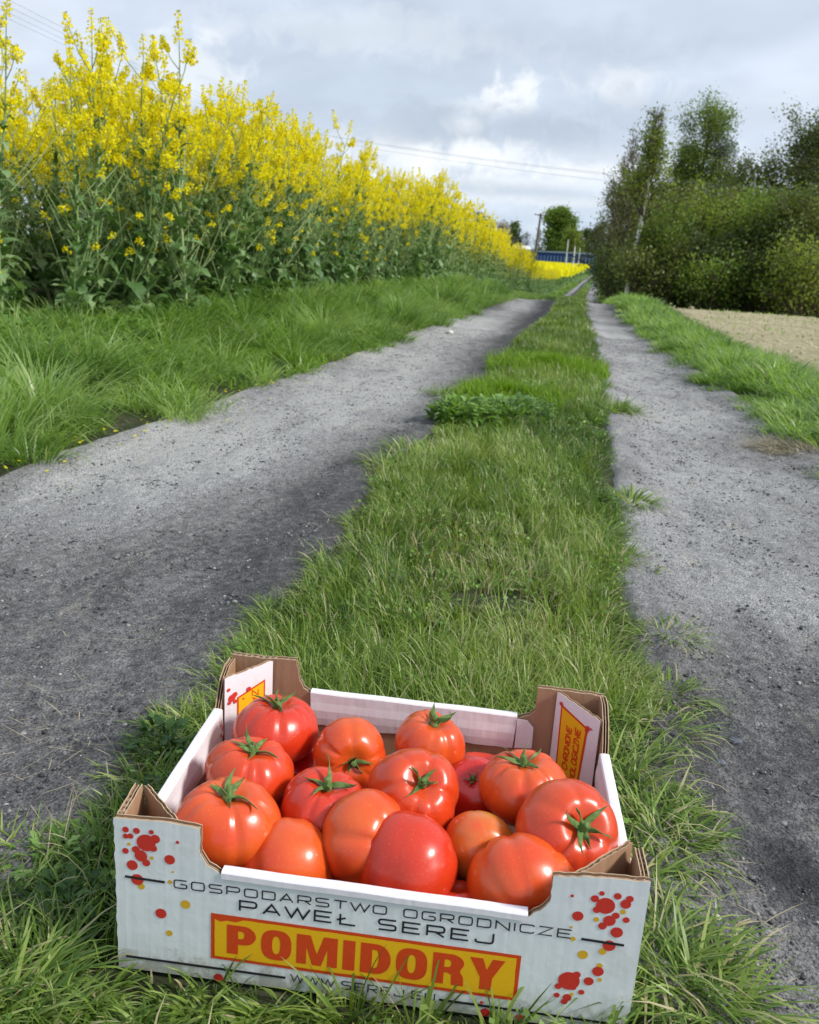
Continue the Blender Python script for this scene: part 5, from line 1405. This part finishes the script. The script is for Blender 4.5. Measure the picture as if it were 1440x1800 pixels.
th('shrubby_tree', 1140, 34, 350, 3.0, 'olive brown tree filling in behind the white birch trunk', 'bark_dark', 'leaf_brown', 10, z0=.08, nb=44, stems=3, prof=bprof, elev=(1.15, .4), leafn=10000, leaf=.05, leafspread=.2, trunk_r=.10, twigs=7)
th('shrubby_tree', 1190, 33, 345, 3.0, 'olive green tree below the crown of the tallest one', 'bark_dark', 'leaf_olive', 11, z0=.05, nb=44, stems=3, prof=bprof, elev=(1.15, .4), leafn=15000, leaf=.055, leafspread=.2, trunk_r=.10, twigs=6)
th('shrubby_tree', 1100, 36, 345, 2.4, 'brown budding tree at the dark left corner of the thicket', 'bark_dark', 'leaf_brown', 12, z0=.05, nb=44, stems=3, prof=bprof, elev=(1.15, .4), leafn=13000, leaf=.055, leafspread=.18, trunk_r=.10, twigs=7)
# shrubs along the foot
SH = [(1106, 30.5, 455, 1.6, 'leaf_dark', 'dark low shrub at the left foot of the thicket beside the track'), (1090, 36, 430, 1.6, 'leaf_green', 'green shrub bulging towards the track behind the low dark one'),
      (1140, 25.5, 455, 1.6, 'leaf_olive', 'low olive shrub just right of the birch trunk base'), (1168, 27, 420, 2.0, 'leaf_olive', 'olive shrub right of the birch, behind the low one'),
      (1150, 29.5, 380, 2.2, 'leaf_brown', 'brownish twiggy shrub directly behind the olive shrub near the birch'), (1185, 26.5, 410, 2.2, 'leaf_green', 'green shrub at the foot below the tallest tree'),
      (1225, 26, 440, 2.0, 'leaf_dark', 'dark shrub low between two green shrubs at the field edge'), (1222, 29, 370, 2.6, 'leaf_olive', 'tall olive shrub behind the dark one at the field edge'),
      (1262, 27, 375, 2.1, 'leaf_light', 'light yellow-green shrub standing out in the middle of the thicket'), (1300, 27.5, 350, 2.3, 'leaf_green', 'bright green pointed shrub right of the middle of the thicket'),
      (1340, 26, 360, 2.4, 'leaf_green', 'fresh green shrub below the rounded dark tree'), (1375, 25, 430, 2.0, 'leaf_dark', 'dark shrub at the field edge left of the olive corner shrub'),
      (1385, 27.5, 360, 2.4, 'leaf_dark', 'tall dark shrub behind the field edge near the right'), (1418, 23.5, 460, 1.6, 'leaf_light', 'small yellowish shrub overhanging the field at the right edge'),
      (1435, 25, 380, 2.4, 'leaf_olive', 'olive shrub at the right edge above the small yellowish one'), (1480, 24.5, 390, 2.6, 'leaf_olive', 'olive shrub just cut by the right edge of the view'),
      (1290, 25.5, 470, 1.8, 'leaf_dark', 'low dark shrub at the field edge under the light one'), (1330, 24.8, 480, 1.7, 'leaf_green', 'low green shrub at the field edge under the fresh green one'),
      (1250, 24.8, 490, 1.4, 'leaf_green', 'knee-high green bush at the near corner of the thicket and field')]
for i, (px, d, top, W, lm, lb) in enumerate(SH):
    x = at_px(px, d); H = PH(px, d, top) - float(terrain(x, d))
    th('shrub', px, d, top, W * 1.25, lb, 'bark_dark', lm, 50 + i, cat='shrub', prof=bprof, leafn=int(4800 * W * max(.6, H / 3)), leaf=.06, **bush)
# more wood behind so no light comes through the foot
def mass(name, spots, leaf_m, label, seed):
    r = np.random.default_rng(seed); Vs, Fs, Qs = [], [], []; o = 0
    for (x, y, w, h) in spots:
        n = int(2600 * w * h / 6); z = float(terrain(x, y))
        u = r.normal(0, 1, (n, 3)); u /= np.linalg.norm(u, axis=1, keepdims=True); u *= r.uniform(.3, 1, (n, 1)) ** .5
        C = np.stack([x + u[:, 0] * w / 2, y + u[:, 1] * w / 2, z + h * .5 + u[:, 2] * h * .5], -1)
        C += (vnoise(C[:, 0] * 1.5, C[:, 2] * 1.5, seed) - .5)[:, None] * .8
        V, F = quads_np(C, .11, r, .8); Vs.append(V); Fs.append(F + o); Qs.append(np.repeat(r.uniform(0, 1, n), 4)); o += len(V)
    me = np_mesh(name, np.concatenate(Vs), np.concatenate(Fs), rnd=np.concatenate(Qs))
    tag(link(name, me, M[leaf_m]), label, 'undergrowth', kind='stuff')
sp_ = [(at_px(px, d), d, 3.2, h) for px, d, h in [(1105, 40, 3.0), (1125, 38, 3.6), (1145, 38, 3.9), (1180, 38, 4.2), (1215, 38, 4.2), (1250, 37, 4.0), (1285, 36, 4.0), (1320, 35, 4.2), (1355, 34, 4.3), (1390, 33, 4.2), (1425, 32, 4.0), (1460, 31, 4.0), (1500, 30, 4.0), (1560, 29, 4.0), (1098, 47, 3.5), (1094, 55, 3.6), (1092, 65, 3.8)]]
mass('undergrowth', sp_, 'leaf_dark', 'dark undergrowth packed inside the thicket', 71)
# mistletoe ball in the tall tree
x = at_px(1237, 35.4)
def ball(x, y, z, rad, seed, label):
    r = np.random.default_rng(seed); n = 3600
    u = r.normal(0, 1, (n, 3)); u /= np.linalg.norm(u, axis=1, keepdims=True); u *= r.uniform(0, 1, (n, 1)) ** .45
    V, F = quads_np(u * np.array([rad, rad, rad * 1.1]), .05, r, .4)
    o = link('mistletoe', np_mesh('mistletoe', V, F, rnd=np.repeat(r.uniform(0, 1, n), 4)), M['nest']); o.location = (x, y, z)
    tag(o, label, 'mistletoe')
ball(x, 35.4, PH(1237, 35.4, 268), .62, 5, 'dark twiggy ball lodged high in the right side of the tallest tree')
ball(at_px(1225, 35.6), 35.6, PH(1225, 35.6, 312), .50, 6, 'lower dark twiggy ball just beneath the bigger one in the tallest tree')

# ------------------------------------------------------------------ far end: trees, hall, poles
def fartree(name, px, d, top, W, label, leaf_m, seed, leafn=5000, leaf=.35, bark_='bark_dark', **k):
    x = at_px(px - 6, d); H = (PH(px, d, top) - float(terrain(x, d))) * .9
    kk = dict(z0=.15, nb=34, elev=(1.1, .3), leafspread=.45, twigs=5, trunk_r=.25); kk.update(k)
    t = gen_tree(seed, H, W, leafn=leafn, leaf=leaf, **kk)
    place_tree(name, x, d, label, 'tree', t, M[bark_], M[leaf_m], group='trees on the horizon')
rprof = lambda t: math.sin(math.pi * (.28 + .62 * t)) ** .6
fartree('round_tree', 984, 225, 368, 9.0, 'large round-topped green tree behind the blue hall', 'leaf_green', 31, 16000, .5, prof=lambda t: math.sin(math.pi * (.34 + .62 * t)) ** .8, leafspread=.8)
fartree('willow_tree', 1008, 215, 405, 5.0, 'light green drooping tree at the right side of the big round one', 'leaf_light', 32, 3500, .4, prof=rprof, droop=.4)
fartree('blossoming_tree', 884, 210, 398, 5.0, 'pale pinkish blossoming tree at the end of the yellow crop', 'blossom', 33, 3600, .32, prof=rprof)
fartree('dark_tree', 904, 225, 394, 5.0, 'dark green tree right behind the pale blossoming one', 'leaf_dark', 34, 3600, .42, prof=rprof)
fartree('dark_tree', 888, 240, 395, 4.0, 'small green crown peeping over the pale blossoming tree', 'leaf_green', 35, 2600, .4, prof=rprof)
fartree('bare_tree', 927, 230, 405, 4.5, 'grey leafless tree just left of the wooden pole', 'leaf_brown', 36, 600, .22, leafspread=.3, nb=30, twigs=8)
fartree('bare_tree', 950, 235, 398, 4.5, 'grey leafless tree between the wooden pole and the big round tree', 'leaf_brown', 37, 600, .22, leafspread=.3, nb=30, twigs=8)
fartree('dark_tree', 1030, 230, 408, 5.5, 'dark tree at the left end of the thicket behind the far hall', 'leaf_dark', 38, 3600, .42, prof=rprof)
fartree('dark_tree', 1052, 220, 400, 6.0, 'dark tree half hidden by the thicket behind the end of the hall', 'leaf_dark', 39, 3600, .42, prof=rprof)
fartree('dark_tree', 846, 200, 382, 5.0, 'dark green crown showing just above the yellow crop left of the blossom', 'leaf_dark', 40, 3000, .4, prof=rprof)
r = np.random.default_rng(9)
mass('far_woodland', [(at_px(px, 255), 255, 9, h) for px, h in [(860, 5), (885, 6), (905, 6), (925, 5), (945, 5.5), (965, 5), (1015, 6), (1035, 6.5), (1060, 7), (1085, 7)]], 'leaf_dark', 'dark line of far woodland closing the view', 72)
# blue hall: long low building with ribbed wall and pale panels
def hall():
    xa, ya = at_px(898, 205), 205.; xb, yb = at_px(1062, 185), 185.
    ln = math.hypot(xb - xa, yb - ya); ang = math.atan2(yb - ya, xb - xa)
    zt, zb = PH(905, 205, 441), -.3
    e = empty('blue_hall', (xa, ya, zb), ang); tag(e, 'long low blue hall with ribbed wall and pale panels beyond the yellow field', 'building')
    H = zt - zb
    mb = MB(); mb.box(0, ln, 0, 9, 0, H); n = int(ln / .5)
    for i in range(n): mb.box(i * .5 + .05, i * .5 + .2, -.08, -.001, .002, H - .25)
    mb.build('wall', simple('blue_sheet', (.015, .06, .30), .45, .4, nscale=.8, var=.3), e)
    pm = simple('pale_sheet', (.16, .27, .42), .5)
    for i in range(int(ln * .72)):
        mb = MB(); mb.box(ln * .30 + i * .95, ln * .30 + i * .95 + .34, -.15, -.085, .6, H - .6); mb.build('wall_panel', pm, e)
    mb = MB(); mb.box(-.4, ln + .4, -.45, 9.4, H + .002, H + .30); mb.build('roof', simple('roof_sheet', (.30, .40, .52), .5), e)
hall()
def shed(px, d, top, w, h, label):
    x = at_px(px, d); e = empty('white_shed', (x, d, PH(px, d, top) - h - 1.4)); tag(e, label, 'building')
    mb = MB(); mb.box(-w / 2, w / 2, 0, 5, 0, h + .6); mb.build('wall', simple('shed_wall', (.45, .43, .40), .8), e)
    mb = MB(); mb.face([(-w / 2 - .2, -.2, h + .6), (w / 2 + .2, -.2, h + .6), (w / 2 + .2, 2.5, h + 1.4), (-w / 2 - .2, 2.5, h + 1.4)]); mb.face([(-w / 2 - .2, 5.2, h + .6), (-w / 2 - .2, 2.5, h + 1.4), (w / 2 + .2, 2.5, h + 1.4), (w / 2 + .2, 5.2, h + .6)])
    mb.face([(-w / 2 - .2, -.2, h + .6), (-w / 2 - .2, 2.5, h + 1.4), (-w / 2 - .2, 5.2, h + .6)]); mb.face([(w / 2 + .2, -.2, h + .6), (w / 2 + .2, 5.2, h + .6), (w / 2 + .2, 2.5, h + 1.4)])
    mb.build('roof', simple('shed_roof', (.72, .72, .72), .6), e)
shed(916, 214, 431, 3.6, 3.2, 'small building with a white roof behind the left end of the blue hall')
def pole(px, d, top, rad, arm, label, lean=0.0, zbase=None, matn='bark_brown', name='utility_pole'):
    x = at_px(px, d); z0 = float(terrain(x, d)); H = PH(px, d, top) - z0
    e = empty(name, (x, d, z0 - .2)); e.rotation_euler = (0, lean, 0)
    tag(e, label, 'pole')
    mb = MB(); mb.tube([(0, 0, 0), (0, 0, H * .5), (0, 0, H + .2)], [rad * 1.2, rad, rad * .75], 10); mb.build('shaft', M[matn], e, False)
    if arm:
        mb = MB(); mb.box(-arm / 2, arm / 2, -rad - .09, -rad - .01, H - .12, H); mb.build('crossarm', M['bark_dark'], e)
        for k in (-.46, -.16, .16, .46):
            mb = MB(); mb.tube([(arm * k, -rad - .05, H + .0), (arm * k, -rad - .05, H + .08), (arm * k, -rad - .05, H + .20)], [.03, .05, .03], 8); mb.build('insulator', simple('porcelain', (.5, .5, .48), .3), e)
    return (x, d, z0 + H)
A = pole(441, 55, 214, .14, 1.5, 'grey utility pole half hidden behind the yellow crop')
B_ = pole(937, 140, 374, .19, 1.9, 'wooden utility pole with a crossarm at the far end of the yellow crop', lean=.05)
Lp = pole(-330, 22, -180, .14, 1.5, 'utility pole beyond the left edge of the view')
Rp = pole(1760, 24, 372, .09, 1.2, 'short pole carrying the lines beyond the right edge of the view')
x = at_px(1003, 150)
for i, (px, d, top, rad) in enumerate([(994, 150, 420, .09), (1007, 140, 432, .11), (1016, 155, 433, .08)]):
    pole(px, d, top, rad, 0, ['thin pale post in front of the big round tree', 'whitish post rising from the blue hall wall', 'pale post right of the whitish one near the hall end'][i], matn='bark_birch', name='pale_post')
def wire(a, b, sag, off, rad, label):
    a, b = Vector(a), Vector(b); d = (b - a); s = Vector((d.y, -d.x, 0)).normalized() * 0
    pts = [a.lerp(b, t / 28) + Vector((off, 0, .0 - sag * 4 * (t / 28) * (1 - t / 28))) for t in range(29)]
    mb = MB(); mb.tube(pts, rad, 4); o = mb.build('power_line', simple('wire', (.22, .23, .25), .5), None)
    tag(o, label, 'power line', 'overhead power lines')
lw = ['highest', 'second highest', 'third', 'lowest']
for i, (of, zz_) in enumerate(((-.69, .1), (-.24, .1), (.24, .1), (.69, .1))):
    wire((Lp[0], Lp[1], Lp[2] + zz_), (A[0], A[1], A[2] + zz_), .25, of, .0045, lw[i] + ' of the four lines crossing the top left corner of the sky')
for i, (of, dz) in enumerate(((-.5, .15), (.0, .05), (.5, -.25))):
    wire((A[0], A[1], A[2] + dz), (Rp[0], Rp[1], Rp[2] + dz * .6), .45, of, .0045, ['upper', 'middle', 'lower'][i] + ' of the three lines crossing the sky and the thicket')
